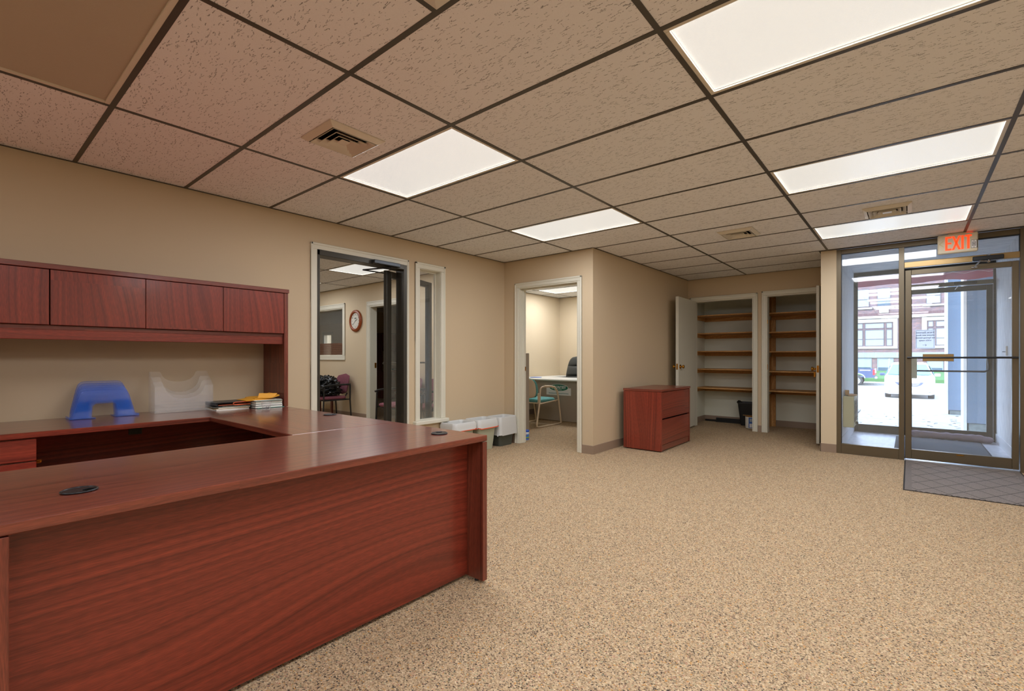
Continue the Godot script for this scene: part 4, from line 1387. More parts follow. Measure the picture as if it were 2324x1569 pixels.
func liner_shape(b: Mb, o: Vector3, w: float, d: float, h: float, drop: float, sd: int) -> Array:
	var f := noise(9.0, sd, FastNoiseLite.TYPE_SIMPLEX_SMOOTH, 3)
	var rows := []
	var prof := [[h - 0.13, -0.030], [h - 0.06, -0.014], [h - 0.012, -0.010], [h + 0.006, -0.004], [h + 0.010, 0.004], [h + 0.002, 0.010], [h - drop * 0.3, 0.012], [h - drop * 0.6, 0.013], [h - drop * 0.85, 0.014], [h - drop, 0.016]]
	var hem := []
	for k in prof.size():
		var ring := Mb.rring(w + prof[k][1] * 2, d + prof[k][1] * 2, 0.05, prof[k][0], 9)
		var out := PackedVector3Array()
		for j in ring.size():
			var p := ring[j]
			var nn := Vector3(p.x, 0, p.z).normalized()
			var q := f.get_noise_3d(p.x * 2.2, p.y * (1.5 if k > 5 else 2.5), p.z * 2.2)
			var amp: float = 0.003 if k in [3, 4, 5] else 0.013
			p += nn * (amp * q + (0.004 if k > 5 else 0.0))
			if k >= 4:
				p.y += 0.022 * f.get_noise_1d(j * 0.035 + sd) * (float(k - 4) / 5.0)
			out.append(p + o)
		rows.append(out)
		if k >= prof.size() - 2:
			hem.append(out)
	b.grid(rows, true)
	return hem


func waste_bin(called: String, label: String, o: Vector3, body: Material, drop: float, tie: bool, sd: int, w := 0.25, d := 0.335, h := 0.375) -> void:
	var t := thing(called, label, "waste bin", o, "waste bins beside the sidelight")
	var b := mb()
	bin_shape(b, o, w, d, h)
	obj("bucket", b, body, t)
	b = mb()
	var hem := liner_shape(b, o, w, d, h, drop, sd)
	obj("liner", b, M.liner, t)
	if tie:
		var rows := []
		for k in 3:
			var ring := PackedVector3Array()
			for j in hem[1].size():
				var p: Vector3 = hem[0][j].lerp(hem[1][j], 0.45 + 0.35 * k)
				var c := Vector3(p.x - o.x, 0, p.z - o.z).normalized()
				ring.append(p + c * 0.003)
			rows.append(ring)
		obj("drawstring", mb().grid(rows, true), M.red_tie, t)


func canister(called: String, label: String, o: Vector3, group := "") -> void:
	var t := thing(called, label, "canister", o, group)
	var m := mb().at(Basis.IDENTITY, o)
	obj("body", m.lathe([[0.0, 0.0], [0.034, 0.0], [0.036, 0.004], [0.040, 0.118], [0.0, 0.118]], 24), pm("dfe5ec", 0.4), t)
	obj("lid", mb().at(Basis.IDENTITY, o).lathe([[0.042, 0.116], [0.043, 0.12], [0.043, 0.136], [0.040, 0.141], [0.0, 0.143]], 24, true), pm("1f55c4", 0.35), t)
	obj("blue_band", mb().at(Basis.IDENTITY, o).lathe([[0.0372, 0.008], [0.0378, 0.03]], 24), pm("2b62c8", 0.4), t)
	obj("green_band", mb().at(Basis.IDENTITY, o).lathe([[0.0379, 0.031], [0.0384, 0.046]], 24), pm("9cc63c", 0.4), t)
	obj("blue_label", mb().at(Basis.IDENTITY, o).lathe([[0.0386, 0.047], [0.0398, 0.085]], 24), pm("3d86d4", 0.4), t)
	var s := mb().at(Basis.IDENTITY, o)
	var rows := []
	for k in 2:
		var a := PackedVector3Array()
		for i in 9:
			var th := -0.4 + 1.3 * i / 8.0
			a.append(Vector3(sin(th) * 0.0406, 0.056 + 0.018 * i / 8.0 + 0.009 * k, cos(th) * 0.0406))
		rows.append(a)
	obj("red_stripe", s.grid(rows), pm("e2583c", 0.4), t)


func reception_things() -> void:
	waste_bin("waste_bin", "beige waste bin nearest the sidelight, white liner, half hidden by the desk", Vector3(-0.975, 0, -3.27), M.beige_bin, 0.085, true, 4)
	waste_bin("waste_bin", "beige waste bin in the middle of the three, white liner with red drawstring", Vector3(-0.985, 0, -3.665), M.beige_bin, 0.095, true, 8)
	waste_bin("waste_bin", "dark grey-green waste bin in the corner, its pale liner hanging far down", Vector3(-0.985, 0, -4.04), M.grey_bin, 0.225, false, 15, 0.235, 0.325, 0.37)
	var f := thing("file_cabinet", "two-drawer cherry lateral file cabinet standing before the left closet door", "file cabinet", Vector3(0.63, 0, -5.3))
	board(f, "top", Vector3(0.372, 0.729, -5.776), Vector3(0.889, 0.757, -4.83), 2, M.cherry_fine, Vector2(0.1, 0.1), 0.002)
	board(f, "side_panel", Vector3(0.377, 0.012, -4.86), Vector3(0.884, 0.726, -4.834), 1, M.cherry, Vector2(0.15, 0.2))
	board(f, "side_panel", Vector3(0.377, 0.012, -5.772), Vector3(0.884, 0.726, -5.746), 1, M.cherry_fine)
	board(f, "carcass", Vector3(0.38, 0.02, -5.746), Vector3(0.855, 0.728, -4.86), 2, M.dark)
	board(f, "drawer", Vector3(0.862, 0.405, -5.743), Vector3(0.880, 0.722, -4.863), 2, M.cherry, Vector2(0.2, 0.1))
	board(f, "drawer", Vector3(0.862, 0.088, -5.743), Vector3(0.880, 0.388, -4.863), 2, M.cherry, Vector2(0.5, 0.45))
	board(f, "plinth", Vector3(0.855, 0.012, -5.746), Vector3(0.874, 0.083, -4.86), 2, M.cherry_fine)
	for p in [[0.41, -4.88], [0.85, -4.88], [0.41, -5.73], [0.85, -5.73]]:
		obj("glide", mb().at(Basis.IDENTITY, Vector3(p[0], 0, p[1])).lathe([[0.014, 0.0], [0.014, 0.012]], 10, true, true), M.black, f)
	var t := thing("entry_mat", "dark grey ribbed entrance mat with diamond lines inside the exit door", "door mat", Vector3(3.62, 0, -5.37))
	var b := mb(2)
	b.so = Vector2(0, 0)
	var x0 := 3.168
	var z0 := -6.115
	# texture: across 0.91 m in x, 1.5 m in z, counted from the mat's own corner
	var top := Mb.new()
	top.g = 0
	top.so = Vector2(-x0, -z0)
	top.bx(x0 + 0.012, x0 + 0.898, 0.002, 0.009, z0, z0 + 1.482, 0.002)
	obj("pile", top, M.entry_mat, t)
	obj("edging", mb().bx(x0, x0 + 0.03, 0.0, 0.006, z0, z0 + 1.482, 0.002).bx(x0 + 0.88, x0 + 0.91, 0.0, 0.006, z0, z0 + 1.482, 0.002).bx(x0, x0 + 0.91, 0.0, 0.005, z0 + 1.465, z0 + 1.488, 0.002), M.rubber, t)


# ---------------------------------------------------------------- closets
func closets() -> void:
	for k in 2:
		var x0: float = [0.295, 1.402][k]
		var x1: float = [1.353, 2.362][k]
		var where: String = ["left", "right"][k]
		var nth := ["top", "second", "third", "fourth", "lowest"]
		var ys: Array = [[1.872, 1.566, 1.257, 0.950, 0.627], [1.853, 1.551, 1.243, 0.930, 0.621]][k]
		for i in 5:
			var t := thing("closet_shelf", "%s unpainted pine shelf of the %s closet" % [nth[i], where], "shelf", Vector3((x0 + x1) / 2, ys[i], -7.86), "pine closet shelves")
			board(t, "board", Vector3(x0, ys[i] - 0.019, -8.108), Vector3(x1, ys[i], -7.62), 0, M.pine, Vector2(0.1 * i, 0.13 * i), 0.002)
			board(t, "cleat", Vector3(x0 + 0.002, ys[i] - 0.085, -8.108), Vector3(x1 - 0.002, ys[i] - 0.0195, -8.09), 0, M.pine, Vector2(0.3, 0.1 * i), 0.001)
			if k == 0:
				board(t, "side_cleat", Vector3(x0, ys[i] - 0.075, -8.088), Vector3(x0 + 0.018, ys[i] - 0.0195, -7.66), 2, M.pine, Vector2(0.1, 0.1), 0.001)
	var s := thing("stud", "bare pine stud frame on the left side inside the right closet", "stud", Vector3(1.43, 0, -8.0))
	var pieces := [0.0, 0.602, 0.911, 1.224, 1.532, 1.834]
	for i in 6:
		var top: float = [0.535, 0.844, 1.157, 1.465, 1.767, H][i]
		board(s, "post", Vector3(1.402, pieces[i], -8.089), Vector3(1.475, top, -8.05), 1, M.pine, Vector2(0.1 * i, 0.2), 0.001)
		board(s, "side_board", Vector3(1.402, pieces[i], -8.045), Vector3(1.412, top, -7.45), 1, wood(M.pine.albedo_texture, 1.2, 0.6, 0.8), Vector2(0.3, 0.1 * i), 0.001)
	var b := mb()
	bin_shape(b, Vector3(1.10, 0, -7.93), 0.34, 0.24, 0.39)
	var t := thing("waste_bin", "black waste bin inside the left closet with a torn black bag edge", "waste bin", Vector3(1.10, 0, -7.93))
	obj("bucket", b, M.black, t)
	var rag := mb()
	for q in [[0.945, 0.405, -7.84, 0.9], [0.965, 0.41, -7.83, 0.3], [1.0, 0.40, -7.82, -0.4]]:
		rag.at(Basis(Vector3.BACK, q[3]), Vector3(q[0], q[1], q[2])).bx(-0.03, 0.02, -0.008, 0.008, -0.01, 0.01, 0.003)
	obj("bag_edge", rag, M.bag, t)
	var c := thing("paint_can", "white and blue labelled metal can in front of the black closet bin", "paint can", Vector3(1.20, 0, -7.63))
	var co := Vector3(1.20, 0, -7.63)
	obj("body", mb().at(Basis.IDENTITY, co).lathe([[0.0, 0.0], [0.083, 0.0], [0.085, 0.005], [0.085, 0.185], [0.082, 0.19], [0.0, 0.19]], 28), pm("d9d6cc", 0.35), c)
	var wrap := func(a0: float, a1: float, y0: float, y1: float, r: float) -> Mb:
		var rows := []
		for k in 2:
			var a := PackedVector3Array()
			for i in 13:
				var th := lerpf(a0, a1, i / 12.0)
				a.append(Vector3(cos(th) * r, [y0, y1][k], sin(th) * r))
			rows.append(a)
		return mb().at(Basis.IDENTITY, co).grid(rows)
	obj("blue_label", wrap.call(-0.3, 1.75, 0.012, 0.178, 0.0856), pm("2e5fae", 0.45), c)
	obj("pale_print", wrap.call(1.1, 1.6, 0.02, 0.08, 0.0860), M.white, c)
	obj("sun_print", wrap.call(1.15, 1.55, 0.11, 0.16, 0.0860), pm("9ba9b4", 0.5), c)
	obj("lid", mb().at(Basis.IDENTITY, co).lathe([[0.088, 0.188], [0.088, 0.196], [0.078, 0.198], [0.076, 0.193], [0.0, 0.193]], 28, true), M.brass, c)
	obj("stir_stick", mb().bx(1.075, 1.24, 0.197, 0.202, -7.66, -7.63, 0.001), M.pine, c)
	var k1 := thing("plastic_channel", "longer thin black plastic channel lying along the closet baseboard", "channel", Vector3(0.6, 0, -8.08), "black channels on the closet floor")
	obj("strip", mb(0).bx(0.315, 0.93, 0.0, 0.032, -8.095, -8.07, 0.003), M.black, k1)
	var k2 := thing("plastic_channel", "thicker black plastic channel in front, reaching the closet bin", "channel", Vector3(0.7, 0, -8.05), "black channels on the closet floor")
	obj("strip", mb(0).bx(0.515, 0.94, 0.0, 0.075, -8.066, -8.045, 0.003).bx(0.515, 0.94, 0.0, 0.03, -8.045, -8.02, 0.003), M.black, k2)


# ---------------------------------------------------------------- chairs
# parts are built round the origin, facing +z
func guest_chair(label: String, at: Vector3, turn: float) -> Node3D:
	var t := thing("guest_chair", label, "chair", Vector3.ZERO, "burgundy chairs of the waiting room")
	obj("seat", mb().at(Basis.IDENTITY, Vector3(0, 0, 0.02)).cushion(0.465, 0.47, 0.405, 0.455, 0.09, 0.022, 0.018), M.burgundy, t)
	obj("seat_pan", mb().at(Basis.IDENTITY, Vector3(0, 0, 0.02)).cushion(0.43, 0.43, 0.385, 0.405, 0.08, 0.009), M.black, t)
	var rows := []
	for i in 11:                                        # backrest: a padded, slightly curved pillow
		var v := i / 10.0
		var w := 0.225 * pow(1.0 - pow(absf(2 * v - 1), 3.4), 0.3) * (0.90 + 0.12 * v)
		var row := PackedVector3Array()
		for j in 20:
			var a := TAU * j / 20.0
			var x := cos(a) * w
			var th := 0.024 * pow(1.0 - pow(absf(2 * v - 1), 4.0), 0.5)
			row.append(Vector3(x, 0.475 + 0.375 * v, -0.235 - 0.075 * v + 0.9 * x * x + sin(a) * th))
		rows.append(row)
	obj("backrest", mb().grid(rows, true, true, true), M.burgundy, t)
	for s in [-1.0, 1.0]:
		obj("leg", mb().tube([Vector3(s * 0.25, 0.0, 0.26), Vector3(s * 0.25, 0.33, 0.245), Vector3(s * 0.25, 0.60, 0.235), Vector3(s * 0.25, 0.645, 0.22)], 0.0125, 10), M.black, t)
		obj("leg", mb().tube([Vector3(s * 0.25, 0.0, -0.27), Vector3(s * 0.25, 0.40, -0.245), Vector3(s * 0.25, 0.655, -0.25)], 0.0125, 10), M.black, t)
		var arm := mb()
		arm.tube([Vector3(s * 0.25, 0.63, 0.265), Vector3(s * 0.25, 0.648, 0.22), Vector3(s * 0.25, 0.662, 0.05), Vector3(s * 0.25, 0.662, -0.25)], 0.017, 10)
		obj("armrest", arm, M.black, t)
	var fr := mb()
	fr.tube([Vector3(-0.25, 0.395, 0.18), Vector3(0.25, 0.395, 0.18)], 0.011).tube([Vector3(-0.25, 0.395, -0.2), Vector3(0.25, 0.395, -0.2)], 0.011)
	fr.tube([Vector3(-0.12, 0.39, -0.2), Vector3(-0.12, 0.5, -0.262)], 0.012).tube([Vector3(0.12, 0.39, -0.2), Vector3(0.12, 0.5, -0.262)], 0.012)
	fr.tube([Vector3(-0.25, 0.395, -0.25), Vector3(-0.25, 0.395, 0.24)], 0.01).tube([Vector3(0.25, 0.395, -0.25), Vector3(0.25, 0.395, 0.24)], 0.01)
	obj("seat_frame", fr, M.black, t)
	t.position = at
	t.rotation.y = turn
	return t


func waiting_room() -> void:
	var c := guest_chair("burgundy chair under the clock, a black garbage bag heaped on its seat", Vector3(-4.91, 0, -3.78), 0.0)
	dup(c, Vector3(-2.86, 0, -3.80), 0.0, "burgundy chair beside the inner doorway, half hidden by the open glazed door")
	dup(c, Vector3(-2.30, 0, -3.81), 0.0, "burgundy chair seen through the sidelight and the open glass door")
	var g := thing("garbage_bag", "crumpled shiny black garbage bag lying on the chair under the clock", "garbage bag", Vector3(-4.98, 0.47, -3.72))
	var f1 := noise(3.4, 5, FastNoiseLite.TYPE_SIMPLEX_SMOOTH, 2)
	var f2 := noise(9.0, 6, FastNoiseLite.TYPE_SIMPLEX, 3)
	f2.fractal_type = FastNoiseLite.FRACTAL_RIDGED
	var rows := []
	for i in 45:
		var th := PI * i / 44.0
		var row := PackedVector3Array()
		for j in 72:
			var ph := TAU * j / 72.0
			var d := Vector3(sin(th) * cos(ph), cos(th), sin(th) * sin(ph))
			var r := 1.0 + 0.34 * f1.get_noise_3dv(d) + 0.17 * f2.get_noise_3dv(d * 0.8) + 0.05 * f2.get_noise_3dv(d * 2.4)
			var p := Vector3(d.x * 0.27, d.y * 0.19, d.z * 0.24) * r
			p.y = maxf(p.y + 0.13, 0.006 + 0.004 * f2.get_noise_3dv(d * 3.0))
			row.append(p + Vector3(-4.98, 0.472, -3.70))
		rows.append(row)
	obj("film", mb().grid(rows, true), M.bag, g)
	var k := thing("wall_clock", "round wooden framed wall clock with white dial on the waiting room wall", "wall clock", Vector3(-4.64, 1.81, -4.14))
	var face := Basis(Vector3.RIGHT, PI / 2)             # lathe axis y -> +z
	var o := Vector3(-4.645, 1.808, -4.139)
	obj("frame", mb().at(face, o).lathe([[0.0, 0.0], [0.192, 0.0], [0.200, 0.010], [0.196, 0.026], [0.182, 0.034], [0.176, 0.030], [0.168, 0.040], [0.152, 0.038], [0.146, 0.024], [0.142, 0.014], [0.0, 0.014]], 48), M.oak, k)
	var dial := obj("dial", mb().at(face, o).lathe([[0.0, 0.0145], [0.142, 0.0145], [0.142, 0.017], [0.0, 0.017]], 40), M.paper, k)
	for i in 12:
		var a := TAU * (i + 1) / 12.0
		text(str(i + 1), 0.030, 0.001, "Droid Serif", true, M.black, dial, "numeral", o + Vector3(sin(a) * 0.112, cos(a) * 0.112, 0.0178))
	for h in [[0.066, 0.0055, 1.15, "hour_hand"], [0.108, 0.0035, -2.25, "minute_hand"]]:
		obj(h[3], mb().at(Basis(Vector3.BACK, -h[2]), o + Vector3(0, 0, 0.0195)).bx(-h[1], h[1], -0.018, h[0], -0.0006, 0.0006), M.black, k)
	obj("maker_plate", mb().at(Basis.IDENTITY, o).bx(-0.034, 0.034, 0.034, 0.058, 0.017, 0.0176), pm("5a6a62", 0.5), dial)
	obj("pivot", mb().at(face, o).lathe([[0.007, 0.018], [0.007, 0.022], [0.0, 0.023]], 12), M.black, k)
	obj("crystal", mb().at(face, o).lathe([[0.146, 0.026], [0.0, 0.028]], 40), M.glass, k)
	var t := thing("end_table", "small cherry end table left of the chair under the clock, one leg in view", "table", Vector3(-5.55, 0, -3.85))
	board(t, "top", Vector3(-5.80, 0.40, -4.08), Vector3(-5.30, 0.425, -3.60), 0, M.cherry_fine, Vector2(0.6, 0.1))
	for p in [[-5.345, -4.06], [-5.345, -3.65], [-5.795, -4.06], [-5.795, -3.65]]:
		board(t, "leg", Vector3(p[0], 0, p[1]), Vector3(p[0] + 0.04, 0.40, p[1] + 0.04), 1, M.cherry_fine)
	canister("canister", "blue-lidded canister on the waiting room floor left of the chair with the bag", Vector3(-5.08, 0, -3.32))


func back_office() -> void:
	var b := mb().bx(-8.78, -8.66, 0, 2.62, -8.9, -6.6)
	struct("wall_divider", b, M.wall_far, "beige dividing wall behind the cherry hutch of the back office")
	var h := thing("back_office_hutch", "cherry desk with hutch seen through the inner doorway, red-brown and far away", "desk", Vector3(-8.4, 0, -7.6))
	var w: Material = M.cherry_fine
	board(h, "end_panel", Vector3(-8.655, 0.752, -7.14), Vector3(-8.33, 1.80, -7.11), 1, w)
	board(h, "desk_end", Vector3(-8.655, 0, -7.14), Vector3(-7.90, 0.725, -7.11), 1, w)
	board(h, "top", Vector3(-8.655, 0.725, -8.6), Vector3(-7.88, 0.752, -7.10), 2, w)
	board(h, "hutch_top", Vector3(-8.655, 1.80, -8.6), Vector3(-8.31, 1.83, -7.10), 2, w)
	for k in 3:
		board(h, "door", Vector3(-8.345, 1.42, -7.62 - 0.49 * k), Vector3(-8.325, 1.80, -7.145 - 0.49 * k), 1, M.cherry, Vector2(0.2, 0.3 * k))
	board(h, "shelf", Vector3(-8.655, 1.40, -8.6), Vector3(-8.345, 1.42, -7.145), 2, w)
	board(h, "rail", Vector3(-8.37, 1.32, -8.6), Vector3(-8.355, 1.42, -7.145), 2, w)
	board(h, "front_panel", Vector3(-8.0, 0, -8.6), Vector3(-7.98, 0.725, -7.145), 2, w)
	var c := thing("pencil_cup", "small orange cup with a yellow pencil on the far cherry desk", "cup", Vector3(-8.27, 0.752, -7.25))
	obj("cup", mb().at(Basis.IDENTITY, Vector3(-8.27, 0.752, -7.25)).lathe([[0.0, 0.0], [0.045, 0.0], [0.05, 0.12], [0.046, 0.12], [0.04, 0.006], [0.0, 0.006]], 16), pm("d9501e", 0.5), c)
	obj("pencil", mb().tube([Vector3(-8.27, 0.77, -7.25), Vector3(-8.21, 0.96, -7.28)], 0.005, 6), pm("d9962a", 0.5), c)
	var tr := thing("desk_tray", "flat orange desk tray with dark items beside the orange cup", "tray", Vector3(-8.2, 0.752, -7.4))
	obj("tray", mb().bx(-8.30, -8.05, 0.752, 0.767, -7.55, -7.30, 0.004), pm("c9481c", 0.5), tr)
	obj("stapler", mb().bx(-8.22, -8.12, 0.768, 0.83, -7.50, -7.36, 0.01), M.black, tr)


func private_office() -> void:
	var c := thing("storage_cabinet", "tall taupe cabinet just inside the private office doorway, its side in view", "cabinet", Vector3(-1.5, 0, -4.53))
	obj("body", mb().bx(-1.95, -1.03, 0.065, 1.205, -4.672, -4.375, 0.004), M.taupe, c)
	obj("toe_kick", mb().bx(-1.93, -1.05, 0, 0.065, -4.64, -4.385), M.taupe, c)
	canister("wipes_canister", "small blue-lidded wipes canister on the floor inside the private office door", Vector3(-0.945, 0, -4.50))
	var d := thing("office_desk", "taupe office desk with light grey top and a round-edged front in the private office", "desk", Vector3(-1.2, 0, -6.6))
	obj("front_panel", mb().bx(-2.15, -0.15, 0.02, 0.727, -6.31, -6.285, 0.002), M.taupe, d)
	obj("end_panel", mb().bx(-2.18, -2.15, 0, 0.727, -6.95, -6.285, 0.002).bx(-0.15, -0.12, 0, 0.727, -6.95, -6.285, 0.002), M.taupe, d)
	obj("top", mb().bx(-2.22, -0.08, 0.727, 0.757, -7.0, -6.205, 0.010), M.laminate, d)
	obj("return_top", mb().bx(-2.77, -2.44, 0.727, 0.757, -7.85, -7.004, 0.008).bx(-2.77, -2.224, 0.727, 0.757, -7.0, -6.205, 0.008), M.laminate, d)
	obj("return_panel", mb().bx(-2.48, -2.455, 0.02, 0.727, -7.8, -7.02), M.taupe, d)
	var p := thing("mouse_pad", "round blue pad lying on the light grey desk top", "pad", Vector3(-2.45, 0.757, -6.62))
	obj("pad", mb().at(Basis.IDENTITY, Vector3(-2.45, 0.7572, -6.62)).lathe([[0.0, 0.0], [0.11, 0.0], [0.115, 0.004], [0.11, 0.007], [0.0, 0.007]], 28), pm("4a6fc9", 0.5), p)
	var s := thing("desk_sign", "white board with a green oval emblem fixed to the taupe desk front", "sign", Vector3(-1.67, 0.47, -6.27))
	obj("board", mb().bx(-1.936, -1.404, 0.474, 0.604, -6.285, -6.278, 0.001), M.white, s)
	var oval := func(rx: float, ry: float, z0: float, z1: float) -> Mb:
		var q := PackedVector2Array()
		for i in 48:
			q.append(Vector2(-1.664 + rx * cos(TAU * i / 48.0), 0.608 + ry * sin(TAU * i / 48.0)))
		return mb().prism(q, z0, z1)
	obj("oval_border", oval.call(0.207, 0.064, -6.279, -6.2745), M.white, s)
	var ov := obj("oval", oval.call(0.200, 0.057, -6.2745, -6.273), pm("11694e", 0.45), s)
	var wm: Material = M.white
	text("COUNTRY", 0.074, 0.001, "Droid Sans", true, wm, ov, "lettering", Vector3(-1.664, 0.613, -6.2725), Basis.IDENTITY, 0.92)
	text("FINANCIAL", 0.017, 0.001, "Droid Sans", true, wm, ov, "lettering", Vector3(-1.655, 0.570, -6.2725), Basis.IDENTITY, 1.4)
	text("Insurance & Financial Services", 0.030, 0.001, "Droid Sans", true, pm("3f7f86", 0.6), s, "lettering", Vector3(-1.668, 0.508, -6.2775), Basis.IDENTITY, 0.98)
	# teal guest chair with sled frame, facing the desk
	var t := thing("sled_chair", "teal upholstered guest chair with beige tubular sled frame facing the office desk", "chair", Vector3.ZERO)
	obj("seat", mb().at(Basis.IDENTITY, Vector3(0, 0, 0.03)).cushion(0.47, 0.48, 0.40, 0.455, 0.08, 0.025, 0.02), M.teal, t)
	for k in 2:
		var rows := []
		for i in 11:
			var v := i / 10.0
			var w := (0.228 if k == 0 else 0.215) * pow(1.0 - pow(absf(2 * v - 1), 3.0), 0.32)
			var row := PackedVector3Array()
			for j in 20:
				var a := TAU * j / 20.0
				var x := cos(a) * w
				row.append(Vector3(x, 0.455 + 0.36 * v, -0.25 - 0.06 * v + 0.8 * x * x + (0.0 if k == 0 else -0.034) + sin(a) * (0.026 if k == 0 else 0.014) * pow(1.0 - pow(absf(2 * v - 1), 4.0), 0.5)))
			rows.append(row)
		obj(["backrest", "back_shell"][k], mb().grid(rows, true, true, true), [M.teal, M.beige_metal][k], t)
	for sx in [-1.0, 1.0]:
		var x: float = sx * 0.275
		var pts := []
		var ctrl := [Vector3(x, 0.013, -0.27), Vector3(x, 0.013, 0.30), Vector3(x, 0.05, 0.345), Vector3(x, 0.42, 0.275), Vector3(x, 0.56, 0.235), Vector3(x, 0.635, 0.15), Vector3(x, 0.655, 0.0), Vector3(x, 0.66, -0.18), Vector3(x, 0.62, -0.235), Vector3(x, 0.40, -0.255), Vector3(x, 0.06, -0.325)]
		var cv := Curve3D.new()
		var n := ctrl.size()
		for i in n:
			var q: Vector3 = (ctrl[(i + 1) % n] - ctrl[(i + n - 1) % n]) * 0.09
			cv.add_point(ctrl[i], -q, q)
		cv.add_point(ctrl[0], -(ctrl[1] - ctrl[n - 1]) * 0.09)
		var baked := cv.tessellate_even_length(4, 0.04)
		for i in baked.size() - 1:
			pts.append(baked[i])
		obj("sled_frame", mb().tube(pts, 0.0135, 10, true), M.beige_metal, t)
		obj("armrest", mb().tube([Vector3(x, 0.50, 0.255), Vector3(x, 0.575, 0.228), Vector3(x, 0.643, 0.14), Vector3(x, 0.662, 0.0), Vector3(x, 0.667, -0.13)], 0.019, 10), M.beige_metal, t)
	obj("seat_frame", mb().tube([Vector3(-0.275, 0.40, 0.2), Vector3(0.275, 0.40, 0.2)], 0.011).tube([Vector3(-0.275, 0.39, -0.2), Vector3(0.275, 0.39, -0.2)], 0.011).tube([Vector3(-0.275, 0.385, -0.25), Vector3(-0.275, 0.42, 0.27)], 0.010).tube([Vector3(0.275, 0.385, -0.25), Vector3(0.275, 0.42, 0.27)], 0.010).bx(0.245, 0.262, 0.40, 0.56, -0.275, -0.235, 0.004).bx(-0.262, -0.245, 0.40, 0.56, -0.275, -0.235, 0.004), M.beige_metal, t)
	t.position = Vector3(-1.775, 0, -5.77)
	t.rotation.y = PI
	# executive chair behind the desk
	var e := thing("executive_chair", "black leather executive chair behind the light grey office desk", "chair", Vector3.ZERO)
	obj("seat", mb().at(Basis.IDENTITY, Vector3(0, 0, 0.02)).cushion(0.52, 0.52, 0.42, 0.52, 0.10, 0.04, 0.02), M.leather, e)
	for k in 3:
		var rows := []
		var y0: float = [0.50, 0.76, 0.965][k]
		var y1: float = [0.77, 0.975, 1.175][k]
		for i in 9:
			var v := i / 8.0
			var yy := lerpf(y0, y1, v)
			var wide := 0.275 - 0.075 * pow(clampf((yy - 0.75) / 0.42, 0.0, 1.0), 1.6)
			if k == 2:
				wide *= pow(1.0 - pow(v, 4.0), 0.4) * 0.98 + 0.02
			var bulge := pow(1.0 - pow(absf(2 * v - 1), 3.0), 0.5)
			var row := PackedVector3Array()
			for j in 20:
				var a := TAU * j / 20.0
				row.append(Vector3(cos(a) * wide, yy, -0.25 - 0.16 * (yy - 0.5) + sin(a) * (0.025 + 0.04 * bulge)))
			rows.append(row)
		obj("back_cushion", mb().grid(rows, true, true, true), M.leather, e)
	for sx in [-1.0, 1.0]:
		obj("armrest", mb().tube([Vector3(sx * 0.29, 0.46, 0.05), Vector3(sx * 0.31, 0.66, 0.14), Vector3(sx * 0.31, 0.68, 0.0), Vector3(sx * 0.30, 0.67, -0.22)], 0.022, 8), M.black, e)
	obj("column", mb().lathe([[0.03, 0.1], [0.03, 0.42]], 14, true, true), M.steel, e)
	for k in 5:
		var a := TAU * k / 5.0
		var q := Vector3(cos(a), 0, sin(a))
		obj("base_arm", mb().tube([Vector3(0, 0.12, 0), q * 0.3 + Vector3(0, 0.07, 0)], 0.02, 8), M.black, e)
		obj("caster", mb().at(Basis(UP, -a) * Basis(Vector3.RIGHT, PI / 2), q * 0.3 + Vector3(0, 0.027, 0)).lathe([[0.0, -0.02], [0.027, -0.02], [0.027, 0.02], [0.0, 0.02]], 14), M.black, e)
	e.position = Vector3(-2.08, 0, -7.28)
	e.rotation.y = 0.1


